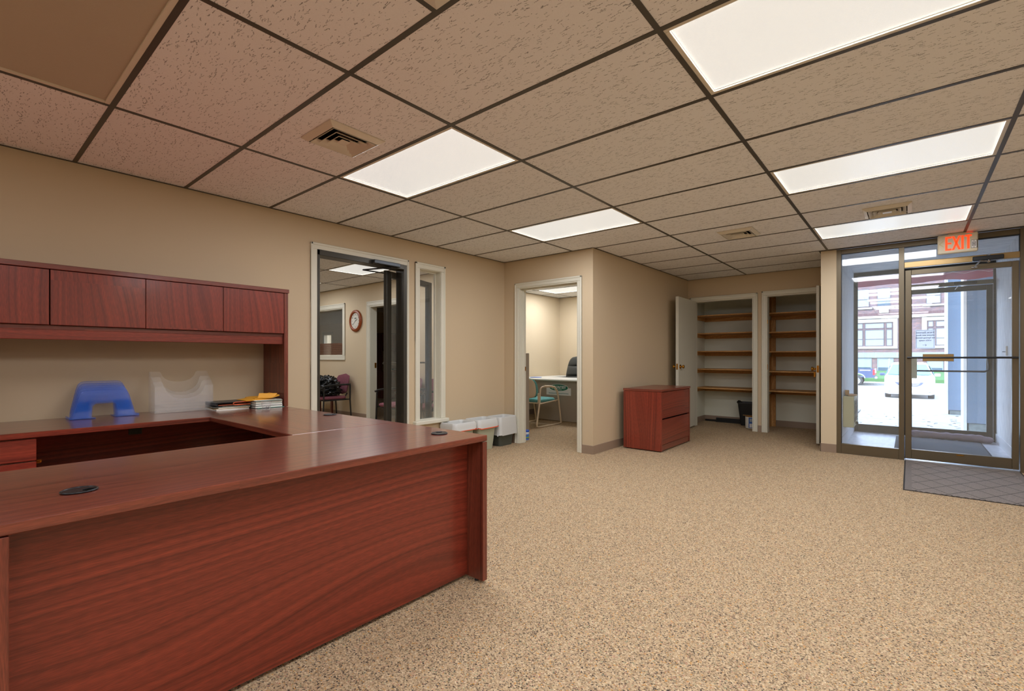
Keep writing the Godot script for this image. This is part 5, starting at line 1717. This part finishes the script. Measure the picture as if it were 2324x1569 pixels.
# ---------------------------------------------------------------- vestibule and street
func vestibule() -> void:
	struct("floor_vestibule", mb(2).bx(2.53, 4.13, -0.12, 0.0, -8.42, -6.14), M.lino, "bluish grey vinyl floor of the entrance vestibule", "floor")
	var b := mb(1)
	b.bx(2.527, 2.531, 0, 2.46, -8.36, -6.195).bx(4.125, 4.13, 0, 2.46, -8.36, -6.195)
	struct("wall_vestibule", b, M.plaster, "streaked pale grey plaster side walls of the vestibule")
	struct("ceiling_vestibule", mb(0).bx(2.53, 4.13, 2.458, 2.60, -8.42, -6.195), M.plaster_ceiling, "brushed pale grey plaster ceiling of the vestibule", "ceiling")
	struct("baseboard_vestibule", mb().bx(2.531, 2.539, 0, 0.12, -8.31, -6.195).bx(4.117, 4.125, 0, 0.12, -8.31, -6.195), M.cove, "pale grey cove base round the vestibule floor")
	var h := thing("wall_heater", "beige wall heater with a slotted front on the left vestibule wall", "heater", Vector3(2.59, 0.235, -7.05))
	var hm := pm("c3bd92", 0.5)
	obj("case", mb().bx(2.531, 2.650, 0.235, 0.637, -7.32, -6.80, 0.006), hm, h)
	for i in 13:
		obj("slat", mb().bx(2.650, 2.658, 0.305 + i * 0.022, 0.318 + i * 0.022, -7.29, -6.83), pm("6c6a5c", 0.6), h)
	obj("valve", mb().at(Basis(Vector3.BACK, -PI / 2), Vector3(2.65, 0.275, -7.05)).lathe([[0.0, 0.0], [0.018, 0.0], [0.018, 0.02], [0.012, 0.03], [0.0, 0.03]], 14), M.black, h)
	var card := pm("a9855a", 0.8)
	var c1 := thing("cardboard_piece", "flat strip of cardboard lying on top of the wall heater", "cardboard", Vector3(2.59, 0.637, -7.0), "cardboard scraps on the heater")
	obj("strip", mb().at(Basis(UP, 0.3) * Basis(Vector3.BACK, 0.08), Vector3(2.595, 0.648, -7.0)).bx(-0.05, 0.05, -0.005, 0.006, -0.12, 0.12, 0.001), card, c1)
	var c2 := thing("cardboard_piece", "small upright block of cardboard on the wall heater, against the wall", "cardboard", Vector3(2.56, 0.637, -6.95), "cardboard scraps on the heater")
	obj("block", mb().at(Basis(UP, 0.2), Vector3(2.563, 0.638, -6.93)).bx(-0.022, 0.022, 0.012, 0.075, -0.03, 0.03, 0.002), card, c2)
	var m := thing("vestibule_mat", "grey pile mat on the vestibule floor behind the entrance door", "door mat", Vector3(3.51, 0, -7.2))
	obj("pile", mb().bx(3.075, 3.945, 0.0, 0.011, -8.07, -6.28, 0.003), M.grey_mat, m)
	obj("edging", mb().bx(3.06, 3.08, 0, 0.006, -8.08, -6.27).bx(3.94, 3.96, 0, 0.006, -8.08, -6.27).bx(3.06, 3.96, 0, 0.005, -8.085, -8.065), M.rubber, m)
	var d := thing("draft_stopper", "lumpy mauve-grey fabric draft stopper lying along the street door", "draft stopper", Vector3(3.62, 0, -8.15))
	var rows := []
	var f := noise(2.3, 44, FastNoiseLite.TYPE_SIMPLEX_SMOOTH, 2)
	for i in 41:
		var v := i / 40.0
		var r := 0.050 * (1.0 + 0.16 * f.get_noise_1d(v * 4.0)) * pow(1.0 - pow(absf(2 * v - 1), 14.0), 0.5) + 0.001
		var row := PackedVector3Array()
		for j in 16:
			var a := TAU * j / 16.0
			row.append(Vector3(lerpf(3.175, 4.09, v), maxf(0.002, 0.046 + 0.012 * f.get_noise_1d(v * 3.0 + 40.0) + sin(a) * r), lerpf(-8.20, -8.12, v) + cos(a) * r * 1.15 + 0.012 * f.get_noise_1d(v * 3.0 + 90.0)))
		rows.append(row)
	obj("roll", mb().grid(rows, true, true, true), pm("8d8088", 0.9), d)
	var k := thing("wall_switch", "slim white strip fitting on the right vestibule wall", "switch", Vector3(4.12, 1.22, -7.36))
	obj("plate", mb().bx(4.108, 4.125, 1.165, 1.28, -7.375, -7.345, 0.003), M.white, k)
	obj("peg", mb().tube([Vector3(4.108, 1.213, -7.36), Vector3(4.08, 1.213, -7.36)], 0.004, 6), M.black, k)


func ground_y(z: float) -> float:
	var p := [[-8.3, -0.10], [-13.0, -0.13], [-20.0, -0.45], [-28.0, -0.80], [-47.0, -1.10], [-70.0, -1.10]]
	for i in p.size() - 1:
		if z <= p[i][0] and z >= p[i + 1][0]:
			return lerpf(p[i][1], p[i + 1][1], (p[i][0] - z) / (p[i][0] - p[i + 1][0]))
	return -1.1


func strip(called: String, x0: float, x1: float, zs: Array, lift: float, m: Material, label: String, cat: String) -> void:
	var b := mb()
	for i in zs.size() - 1:
		var a := Vector3(0, ground_y(zs[i]) + lift, zs[i])
		var c := Vector3(0, ground_y(zs[i + 1]) + lift, zs[i + 1])
		b.quad(Vector3(x0, a.y, a.z), Vector3(x1, a.y, a.z), Vector3(x1, c.y, c.z), Vector3(x0, c.y, c.z), UP)
		for x in [x0, x1]:
			b.quad(Vector3(x, a.y, a.z), Vector3(x, c.y, c.z), Vector3(x, c.y - 0.3, c.z), Vector3(x, a.y - 0.3, a.z))
	for z in [zs[0], zs[-1]]:
		var y := ground_y(z) + lift
		b.quad(Vector3(x0, y, z), Vector3(x1, y, z), Vector3(x1, y - 0.3, z), Vector3(x0, y - 0.3, z))
	struct(called, b, m, label, cat)


func street() -> void:
	strip("ground", -60, 60, [-8.4, -13.0, -20.0, -28.0, -47.0], -0.02, M.asphalt, "sunlit pale asphalt of the street and car park", "street")
	var w := thing("sidewalk", "pale concrete walk leading away from the street door", "sidewalk", Vector3(2.7, -0.1, -12.0), "", "structure")
	for i in 6:                                          # the slabs of the walk
		var za := -8.42 - 1.52 * i
		for k in 2:
			var xa: float = [2.30, 3.16][k]
			var xb: float = [3.145, 4.9][k]
			var b := mb()
			b.so = Vector2(0.37 * i, 0.61 * k)
			b.quad(Vector3(xa, ground_y(za) + 0.004, za), Vector3(xb, ground_y(za) + 0.004, za), Vector3(xb, ground_y(za - 1.505) + 0.004, za - 1.505), Vector3(xa, ground_y(za - 1.505) + 0.004, za - 1.505), UP)
			for q in [[xa, xa], [xb, xb]]:
				b.quad(Vector3(q[0], ground_y(za) + 0.004, za), Vector3(q[0], ground_y(za - 1.505) + 0.004, za - 1.505), Vector3(q[0], ground_y(za - 1.505) - 0.1, za - 1.505), Vector3(q[0], ground_y(za) - 0.1, za))
			for z in [za, za - 1.505]:
				b.quad(Vector3(xa, ground_y(z) + 0.004, z), Vector3(xb, ground_y(z) + 0.004, z), Vector3(xb, ground_y(z) - 0.1, z), Vector3(xa, ground_y(z) - 0.1, z))
			obj("slab", b, M.concrete, w)
	var soil := mb()
	soil.quad(Vector3(-3, -0.095, -8.45), Vector3(2.28, -0.095, -8.45), Vector3(2.28, -0.115, -13.4), Vector3(-3, -0.115, -13.4), UP)
	soil.quad(Vector3(-3, -0.095, -8.45), Vector3(2.28, -0.095, -8.45), Vector3(2.28, -0.4, -8.45), Vector3(-3, -0.4, -8.45))
	soil.quad(Vector3(2.28, -0.095, -8.45), Vector3(2.28, -0.115, -13.4), Vector3(2.28, -0.4, -13.4), Vector3(2.28, -0.4, -8.45))
	struct("planting_bed", soil, M.soil, "bare soil bed with litter left of the concrete walk", "ground")
	var lf := mb()
	for i in 90:                                         # fallen leaves and litter
		var z := rng.randf_range(-13.5, -8.7)
		var x := rng.randf_range(2.35, 4.1) if i < 46 else rng.randf_range(3.85, 4.2)
		if i >= 46:
			z = rng.randf_range(-13.2, -10.6)
		var y := ground_y(z) + 0.008
		var a := rng.randf() * TAU
		lf.at(Basis(UP, a) * Basis(Vector3.RIGHT, rng.randf_range(-0.5, 0.5)), Vector3(x, y, z)).bx(-0.022, 0.022, 0, 0.003, -0.010, 0.010)
	var l := obj("leaf_litter", lf, M.soil)
	tag(l, "scattered dry leaves and litter on the concrete walk by the pillars", "leaves", "", "stuff")
	# neighbouring wing: two stucco piers with white edges and a teal downpipe
	for k in 2:
		var z: float = [-10.0, -13.9][k]
		var x: float = [3.952, 3.905][k]
		var p := thing("stucco_pier", ["nearer grey-blue stucco pier with white edge, seen through the street door", "farther grey-blue stucco pier, left of the teal pipe"][k], "pier", Vector3(x + 0.6, ground_y(z), z), "stucco piers of the neighbouring wing")
		obj("shaft", mb().bx(x, x + (1.3 if k == 0 else 0.9), ground_y(z) + (0.17 if k == 0 else 0.10), 5.2, z - 0.5, z, 0.01), M.stucco, p)
		obj("edge_trim", mb().bx(x - 0.042, x, ground_y(z), 5.2, z - 0.5, z - 0.004, 0.004), M.white, p)
		obj("footing", mb().bx(x + 0.025, x + (1.25 if k == 0 else 0.86), ground_y(z) - 0.1, ground_y(z) + (0.17 if k == 0 else 0.10), z - 0.47, z - 0.05, 0.01), M.stone, p)
	var dp := thing("downpipe", "teal downpipe between the two stucco piers", "downpipe", Vector3(4.15, -0.1, -13.3))
	obj("pipe", mb().bx(4.128, 4.166, -0.1, 5.0, -13.45, -13.40, 0.006), pm("58b7c4", 0.5), dp)
	for i in 3:
		obj("bracket", mb().bx(4.120, 4.174, 0.6 + 1.4 * i, 0.64 + 1.4 * i, -13.46, -13.395, 0.003), pm("58b7c4", 0.5), dp)
	obj("wall_strip", mb().bx(4.170, 4.235, -0.25, 5.2, -13.55, -13.45, 0.004), M.white, dp)
	# awning over the street door
	var a := thing("awning", "red fabric awning on a white pipe frame above the street door", "awning", Vector3(3.2, 2.4, -9.1))
	var vr := []
	for k in 4:
		var row := PackedVector3Array()
		for i in 60:
			var x := 1.2 + 4.4 * i / 59.0
			var yy: float = [2.60, 2.55, 2.48, 2.41][k]
			row.append(Vector3(x, yy + (0.012 * sin(x * 9.0) if k == 3 else 0.0), -9.72 + (0.010 * sin(x * 7.3 + 1.0) + 0.006 * sin(x * 17.0)) * k))
		vr.append(row)
	var vb := mb().grid(vr)
	var vr2 := []
	for r in vr:
		var row := PackedVector3Array()
		for q in r:
			row.append(q + Vector3(0, 0, -0.004))
		vr2.append(row)
	vb.grid(vr2)
	obj("valance", vb, M.awning, a)
	obj("canopy", mb().prism_side(Vector3(1.2, 3.15, -8.45), Vector3(5.6, 3.15, -8.45), Vector3(5.6, 2.60, -9.72), Vector3(1.2, 2.60, -9.72), 0.006), M.awning, a)
	var fr := mb().tube([Vector3(1.2, 2.555, -9.69), Vector3(5.6, 2.555, -9.69)], 0.014).tube([Vector3(1.2, 2.585, -8.47), Vector3(5.6, 2.585, -8.47)], 0.014)
	for i in 5:
		var x := 1.5 + 0.95 * i
		fr.tube([Vector3(x, 2.56, -8.47), Vector3(x, 2.555, -9.69)], 0.013).tube([Vector3(x, 3.1, -8.48), Vector3(x, 2.58, -9.67)], 0.012)
	obj("frame", fr, pm("c9ccd0", 0.4, 0.3), a)
	var lc := []
	for i in 30:
		lc.append(Vector3(1.3 + 4.2 * i / 29.0, 2.50 + (0.035 if i % 2 else 0.0), -9.70))
	obj("lacing", mb().tube(lc, 0.003, 5), M.white, a)
	facade()
	van()
	pickup()


func facade() -> void:
	var z := -56.0
	strip("curb", -60, 60, [-47.0, -49.8], 0.14, M.concrete, "pale kerb and walk on the far side of the street", "sidewalk")
	var gb := mb().prism_side(Vector3(-60, -0.98, -49.8), Vector3(60, -0.98, -49.8), Vector3(60, -0.42, -56.2), Vector3(-60, -0.42, -56.2), 0.3)
	struct("lawn", gb, M.grass, "strip of green lawn below the brick building", "lawn")
	var f := thing("brick_building", "long two-storey brick building across the street with white window surrounds", "building", Vector3(2.0, -0.5, -58.0))
	obj("wall", mb().bx(-30, 34, -1.0, 11.0, z - 6.0, z), M.brick, f)
	obj("stone_band", mb().bx(-30, 34, 1.10, 1.62, z, z + 0.12, 0.02), M.stone, f)
	obj("cornice", mb().bx(-30, 34, 4.90, 5.16, z, z + 0.18, 0.03), M.limestone, f)
	for i in 3:
		obj("joint", mb().bx(-1.0 + 1.62 * i, -0.985 + 1.62 * i, 1.12, 1.60, z + 0.118, z + 0.122), M.limestone, f)
	var sold := mb()
	for i in 110:
		sold.bx(-7.0 + 0.16 * i, -6.89 + 0.16 * i, 5.18, 5.44, z, z + 0.025)
		sold.bx(-7.0 + 0.16 * i, -6.92 + 0.16 * i, 4.74, 4.84, z, z + 0.02)
	obj("brick_course", sold, pm("5f4648", 0.85), f).set_meta("kind", "stuff")
	# upper windows
	for q in [[-0.9, 0.14, true], [0.71, 1.80, false], [4.36, 5.44, true], [-2.6, -1.55, true], [7.0, 8.1, true]]:
		window(f, q[0], q[1], 6.08, 7.86, z, false, q[2])
		obj("window_sill", mb().bx(q[0] - 0.22, q[1] + 0.22, 5.86, 6.03, z, z + 0.15, 0.02), M.limestone, f)
	# first floor: white surrounds with three-part windows
	for x0 in [-1.43, 4.08]:
		var xa: float = -3.9 if x0 < 0 else 4.08
		var xb: float = 2.31 if x0 < 0 else 9.6
		var b := mb().bx(xa, xb, 4.52, 4.86, z, z + 0.10, 0.02).bx(xb - 0.34, xb, 2.22, 4.52, z, z + 0.10, 0.02).bx(xa, xa + 0.38, 2.22, 4.52, z, z + 0.10, 0.02).bx(xa, xb, 1.98, 2.22, z, z + 0.14, 0.02)
		obj("surround", b, M.limestone, f)
		var l := xa + 0.42
		var r := xb - 0.38
		var m0 := -0.26 if x0 < 0 else l + 0.55
		var m1 := 1.30 if x0 < 0 else r - 0.55
		for p in [[l, m0 - 0.12], [m0, m1], [m1 + 0.12, r]]:
			window(f, p[0], p[1], 2.24, 3.86, z, false, true)
			window(f, p[0], p[1], 3.94, 4.50, z, false, true)
	# half-sunk basement windows
	for q in [[-1.0, 0.30], [0.74, 2.0], [4.45, 5.60], [-3.0, -1.8], [6.4, 7.6]]:
		window(f, q[0], q[1], -0.42, 1.06, z, true, true)
	var ac := obj("air_conditioner", mb().bx(0.92, 1.63, 5.44, 5.86, z, z + 0.22, 0.02), M.white, f)
	var gr := mb()
	for i in 2:
		gr.bx(1.0, 1.34, 5.50 + 0.17 * i, 5.62 + 0.17 * i, z + 0.22, z + 0.226).bx(1.40, 1.56, 5.50 + 0.17 * i, 5.62 + 0.17 * i, z + 0.22, z + 0.226)
	obj("grille", gr, pm("8ba2b4", 0.5), ac)


func window(f: Node, x0: float, x1: float, y0: float, y1: float, z: float, low: bool, pale: bool) -> void:
	var m: Material = pm("7b8aa0", 0.6) if low else M.sash
	var b := mb().bx(x0, x0 + 0.07, y0, y1, z, z + 0.05, 0.01).bx(x1 - 0.07, x1, y0, y1, z, z + 0.05, 0.01).bx(x0 + 0.07, x1 - 0.07, y1 - 0.07, y1, z, z + 0.05, 0.01).bx(x0 + 0.07, x1 - 0.07, y0, y0 + 0.06, z, z + 0.05, 0.01)
	var my := lerpf(y0, y1, 0.42)
	if y1 - y0 > 1.0:
		b.bx(x0 + 0.07, x1 - 0.07, my - 0.03, my + 0.03, z, z + 0.045)
	var w := obj("window_frame", b, m, f)
	if y1 - y0 > 1.0:
		obj("pane", mb().bx(x0 + 0.07, x1 - 0.07, my + 0.03, y1 - 0.07, z + 0.004, z + 0.02), M.pale_pane, w)
		obj("pane", mb().bx(x0 + 0.07, x1 - 0.07, y0 + 0.06, my - 0.03, z + 0.004, z + 0.02), M.pale_pane if pale and not low else M.dark_pane, w)
	else:
		obj("pane", mb().bx(x0 + 0.07, x1 - 0.07, y0 + 0.06, y1 - 0.07, z + 0.004, z + 0.02), M.pale_pane, w)


func wheel(parent: Node, o: Vector3, r: float, w: float, side: float) -> void:
	# axle along x
	var q := Basis(Vector3.BACK, -PI / 2 * side)
	var t := obj("wheel", mb().at(q, o).lathe([[r * 0.62, w / 2 - 0.02], [r * 0.70, w / 2], [r * 0.95, w / 2 - 0.01], [r, w / 2 - 0.05], [r, -w / 2 + 0.05], [r * 0.9, -w / 2], [0.0, -w / 2]], 32), M.tyre, parent)
	obj("rim", mb().at(q, o).lathe([[r * 0.64, w / 2 - 0.01], [r * 0.60, w / 2 - 0.02], [r * 0.56, w / 2 - 0.07], [r * 0.15, w / 2 - 0.03], [0.0, w / 2 - 0.03]], 32), M.alloy, t)
	var h := mb()
	for i in 10:
		var a := TAU * i / 10.0
		h.at(q * Basis(UP, a), o).bx(r * 0.36, r * 0.50, w / 2 - 0.058, w / 2 - 0.040, -r * 0.055, r * 0.055, 0.004)
	obj("rim_slot", h, M.black, t)


# body of a vehicle: sections [z, half width below, at the belt, at the roof, y below, belt, roof]
func hull(b: Mb, secs: Array) -> void:
	var rows := []
	for s in secs:
		var half := [Vector2(s[1] * 0.82, s[4]), Vector2(s[1] * 0.97, s[4] + 0.05), Vector2(s[1], s[4] + 0.16), Vector2(lerpf(s[1], s[2], 0.6), lerpf(s[4], s[5], 0.6)), Vector2(s[2], s[5] - 0.06), Vector2(s[2] * 0.985, s[5]), Vector2(lerpf(s[2], s[3], 0.5) * 0.99, lerpf(s[5], s[6], 0.5)), Vector2(s[3] * 1.02, lerpf(s[5], s[6], 0.86)), Vector2(s[3] * 0.92, lerpf(s[5], s[6], 0.965)), Vector2(s[3] * 0.6, s[6])]
		var row := PackedVector3Array()
		for p in half:
			row.append(Vector3(p.x, p.y, s[0]))
		for i in half.size():
			var p: Vector2 = half[half.size() - 1 - i]
			row.append(Vector3(-p.x, p.y, s[0]))
		rows.append(row)
	b.grid(rows, true, true, true)


func van() -> void:
	# nose towards the camera; built round its own base, then set in the car park
	var t := thing("minivan", "white minivan parked nose-on outside, seen through the entrance glass", "car", Vector3.ZERO)
	var b := mb()
	hull(b, [[2.46, 0.66, 0.60, 0.50, 0.34, 0.70, 0.80], [2.42, 0.80, 0.78, 0.66, 0.26, 0.84, 0.92], [2.30, 0.90, 0.90, 0.80, 0.22, 0.93, 1.00], [2.0, 0.97, 0.96, 0.84, 0.20, 1.00, 1.06], [1.45, 0.98, 0.98, 0.80, 0.20, 1.06, 1.12], [0.9, 0.98, 0.98, 0.74, 0.20, 1.08, 1.45], [0.45, 0.98, 0.98, 0.72, 0.20, 1.09, 1.66], [-0.1, 0.98, 0.98, 0.73, 0.20, 1.09, 1.73], [-1.4, 0.98, 0.98, 0.74, 0.20, 1.09, 1.75], [-2.2, 0.96, 0.95, 0.72, 0.24, 1.08, 1.70], [-2.5, 0.88, 0.86, 0.64, 0.34, 1.06, 1.50], [-2.58, 0.8, 0.78, 0.58, 0.4, 1.0, 1.3]])
	obj("body", b, M.van, t)
	var ws := mb()
	ws.prism_side(Vector3(-0.84, 1.135, 1.50), Vector3(0.84, 1.135, 1.50), Vector3(0.66, 1.61, 0.66), Vector3(-0.66, 1.61, 0.66), 0.05)
	obj("windshield", ws, M.car_glass, t)
	var gm := pm("566078", 0.4)
	obj("grille", mb().prism(PackedVector2Array([Vector2(-0.56, 0.83), Vector2(-0.44, 0.69), Vector2(-0.30, 0.625), Vector2(0.30, 0.625), Vector2(0.44, 0.69), Vector2(0.56, 0.83), Vector2(0.2, 0.80), Vector2(-0.2, 0.80)]), 2.40, 2.47), gm, t)
	for i in 3:
		obj("grille_bar", mb().bx(-0.40 + 0.03 * i, 0.40 - 0.03 * i, 0.775 - 0.05 * i, 0.787 - 0.05 * i, 2.46, 2.475), M.white, t)
	obj("emblem", mb().at(Basis(Vector3.RIGHT, PI / 2), Vector3(0, 0.735, 2.47)).lathe([[0.0, 0.0], [0.055, 0.0], [0.05, 0.012], [0.0, 0.014]], 20), M.chrome, t)
	obj("air_intake", mb().prism(PackedVector2Array([Vector2(-0.54, 0.30), Vector2(0.54, 0.30), Vector2(0.44, 0.41), Vector2(-0.44, 0.41)]), 2.38, 2.44), gm, t)
	obj("plate", mb().bx(-0.15, 0.15, 0.46, 0.54, 2.46, 2.475), pm("cfe0e6", 0.5), t)
	for s in [-1.0, 1.0]:
		obj("headlamp", mb().prism_side(Vector3(s * 0.50, 0.80, 2.47), Vector3(s * 0.86, 0.90, 2.34), Vector3(s * 0.90, 0.98, 2.20), Vector3(s * 0.62, 0.86, 2.43), 0.03), pm("e4ecee", 0.15), t)
		obj("fog_lamp", mb().at(Basis(Vector3.RIGHT, PI / 2), Vector3(s * 0.76, 0.405, 2.40)).lathe([[0.0, 0.0], [0.065, 0.0], [0.06, 0.06], [0.0, 0.065]], 16), pm("aab4bc", 0.3), t)
		obj("mirror", mb().at(Basis.IDENTITY, Vector3(s * 1.08, 1.15, 1.02)).cushion(0.22, 0.12, -0.07, 0.07, 0.05, 0.04), pm("3f4f70", 0.3) if s < 0 else M.van, t)
		obj("side_window", mb().prism_side(Vector3(s * 0.965, 1.12, 0.95), Vector3(s * 0.965, 1.12, -2.1), Vector3(s * 0.79, 1.58, -2.0), Vector3(s * 0.79, 1.58, 0.35), 0.02), M.car_glass, t)
		for z in [1.62, -1.42]:
			wheel(t, Vector3(s * 0.83, 0.32, z), 0.32, 0.24, s)
	obj("antenna", mb().tube([Vector3(-0.84, 1.1, 1.2), Vector3(-0.80, 1.95, 1.0)], 0.006, 5), M.white, t)
	t.position = Vector3(3.19, ground_y(-30.5) - 0.02, -30.6)


func pickup() -> void:
	var t := thing("pickup_truck", "dark blue pickup parked across the street, its rear end beside the minivan", "truck", Vector3.ZERO)
	var zf := 0.92          # half width
	# facing -x, tail at x = 2.75
	var arch := func(cx: float, top: float, x0: float, x1: float) -> PackedVector2Array:
		var p := PackedVector2Array([Vector2(x0, 0.62), Vector2(cx - 0.52, 0.62)])
		for i in 13:
			var a := PI - PI * i / 12.0
			p.append(Vector2(cx + 0.52 * cos(a), 0.62 + 0.36 * sin(a)))
		p.append_array(PackedVector2Array([Vector2(cx + 0.52, 0.62), Vector2(x1, 0.66), Vector2(x1 + 0.02, top), Vector2(x0, top)]))
		return p
	var bed := mb()
	for s in [-1.0, 1.0]:
		bed.prism(arch.call(1.55, 1.33, 0.72, 2.70), s * zf - 0.05, s * zf + 0.05)
	bed.bx(0.72, 2.65, 0.66, 0.72, -zf, zf).bx(2.62, 2.70, 0.66, 1.33, -zf, zf, 0.02).bx(0.72, 0.78, 0.66, 1.33, -zf, zf)
	obj("bed", bed, M.truck, t)
	var cab := mb()
	for s in [-1.0, 1.0]:
		cab.prism(PackedVector2Array([Vector2(-1.35, 0.5), Vector2(0.70, 0.5), Vector2(0.70, 1.33), Vector2(0.55, 1.85), Vector2(-0.65, 1.88), Vector2(-1.35, 1.28)]), s * 0.90 - 0.04, s * 0.90 + 0.04)
	cab.bx(-1.35, 0.70, 0.5, 1.30, -0.9, 0.9).bx(-0.65, 0.58, 1.82, 1.88, -0.9, 0.9, 0.03).bx(0.62, 0.70, 1.30, 1.40, -0.9, 0.9)
	obj("cab", cab, M.truck, t)
	var hood := mb()
	for s in [-1.0, 1.0]:
		hood.prism(arch.call(-2.05, 1.22, -2.85, -1.35), s * zf - 0.06, s * zf + 0.06)
	hood.bx(-2.85, -1.35, 1.0, 1.24, -zf, zf, 0.05).bx(-2.88, -2.80, 0.5, 1.2, -zf, zf, 0.04)
	obj("hood", hood, M.truck, t)
	obj("window", mb().bx(-0.9, 0.5, 1.36, 1.76, 0.935, 0.945).bx(-0.9, 0.5, 1.36, 1.76, -0.945, -0.935), M.car_glass, t)
	for s in [-1.0, 1.0]:
		for x in [1.55, -2.05]:
			var holder := obj("axle", mb().tube([Vector3(x, 0.40, 0), Vector3(x, 0.40, s * 0.7)], 0.05), M.black, t)
			var q := Basis(Vector3.RIGHT, PI / 2 * s)
			obj("tyre", mb().at(q, Vector3(x, 0.40, s * 0.86)).lathe([[0.24, 0.09], [0.28, 0.12], [0.38, 0.11], [0.40, 0.07], [0.40, -0.07], [0.37, -0.12], [0.0, -0.12]], 32), M.tyre, holder)
			var rim := mb().at(q, Vector3(x, 0.40, s * 0.86)).lathe([[0.25, 0.10], [0.22, 0.06], [0.06, 0.09], [0.0, 0.09]], 32)
			obj("rim", rim, M.alloy, holder)
			var slots := mb()
			for i in 10:
				slots.at(q * Basis(UP, TAU * i / 10.0), Vector3(x, 0.40, s * 0.86)).bx(0.15, 0.21, 0.066, 0.078, -0.022, 0.022, 0.003)
			obj("rim_slot", slots, M.black, holder)
		var fl := []
		for i in 15:
			var a := PI - PI * i / 14.0
			fl.append(Vector3(1.55 + 0.54 * cos(a), 0.60 + 0.38 * sin(a), s * (zf + 0.05)))
		obj("wheel_flare", mb().tube(fl, 0.035, 6), pm("aab2bc", 0.4), t)
		obj("tail_lamp", mb().bx(2.60, 2.735, 0.86, 1.30, s * zf - 0.06, s * zf + 0.065, 0.015), pm("d8262e", 0.3), t)
	obj("tailgate_edge", mb().bx(2.70, 2.74, 1.0, 1.345, -zf, zf, 0.01), M.white, t)
	obj("bumper", mb().bx(2.66, 2.88, 0.56, 0.74, -0.9, 0.9, 0.04), M.chrome, t)
	obj("side_decal", mb().bx(1.75, 2.45, 1.20, 1.26, zf + 0.051, zf + 0.054), M.white, t)
	obj("rocker", mb().bx(-1.3, 0.7, 0.42, 0.52, -0.9, 0.9, 0.02), M.black, t)
	t.position = Vector3(-1.66, ground_y(-46.0) - 0.02, -46.0)
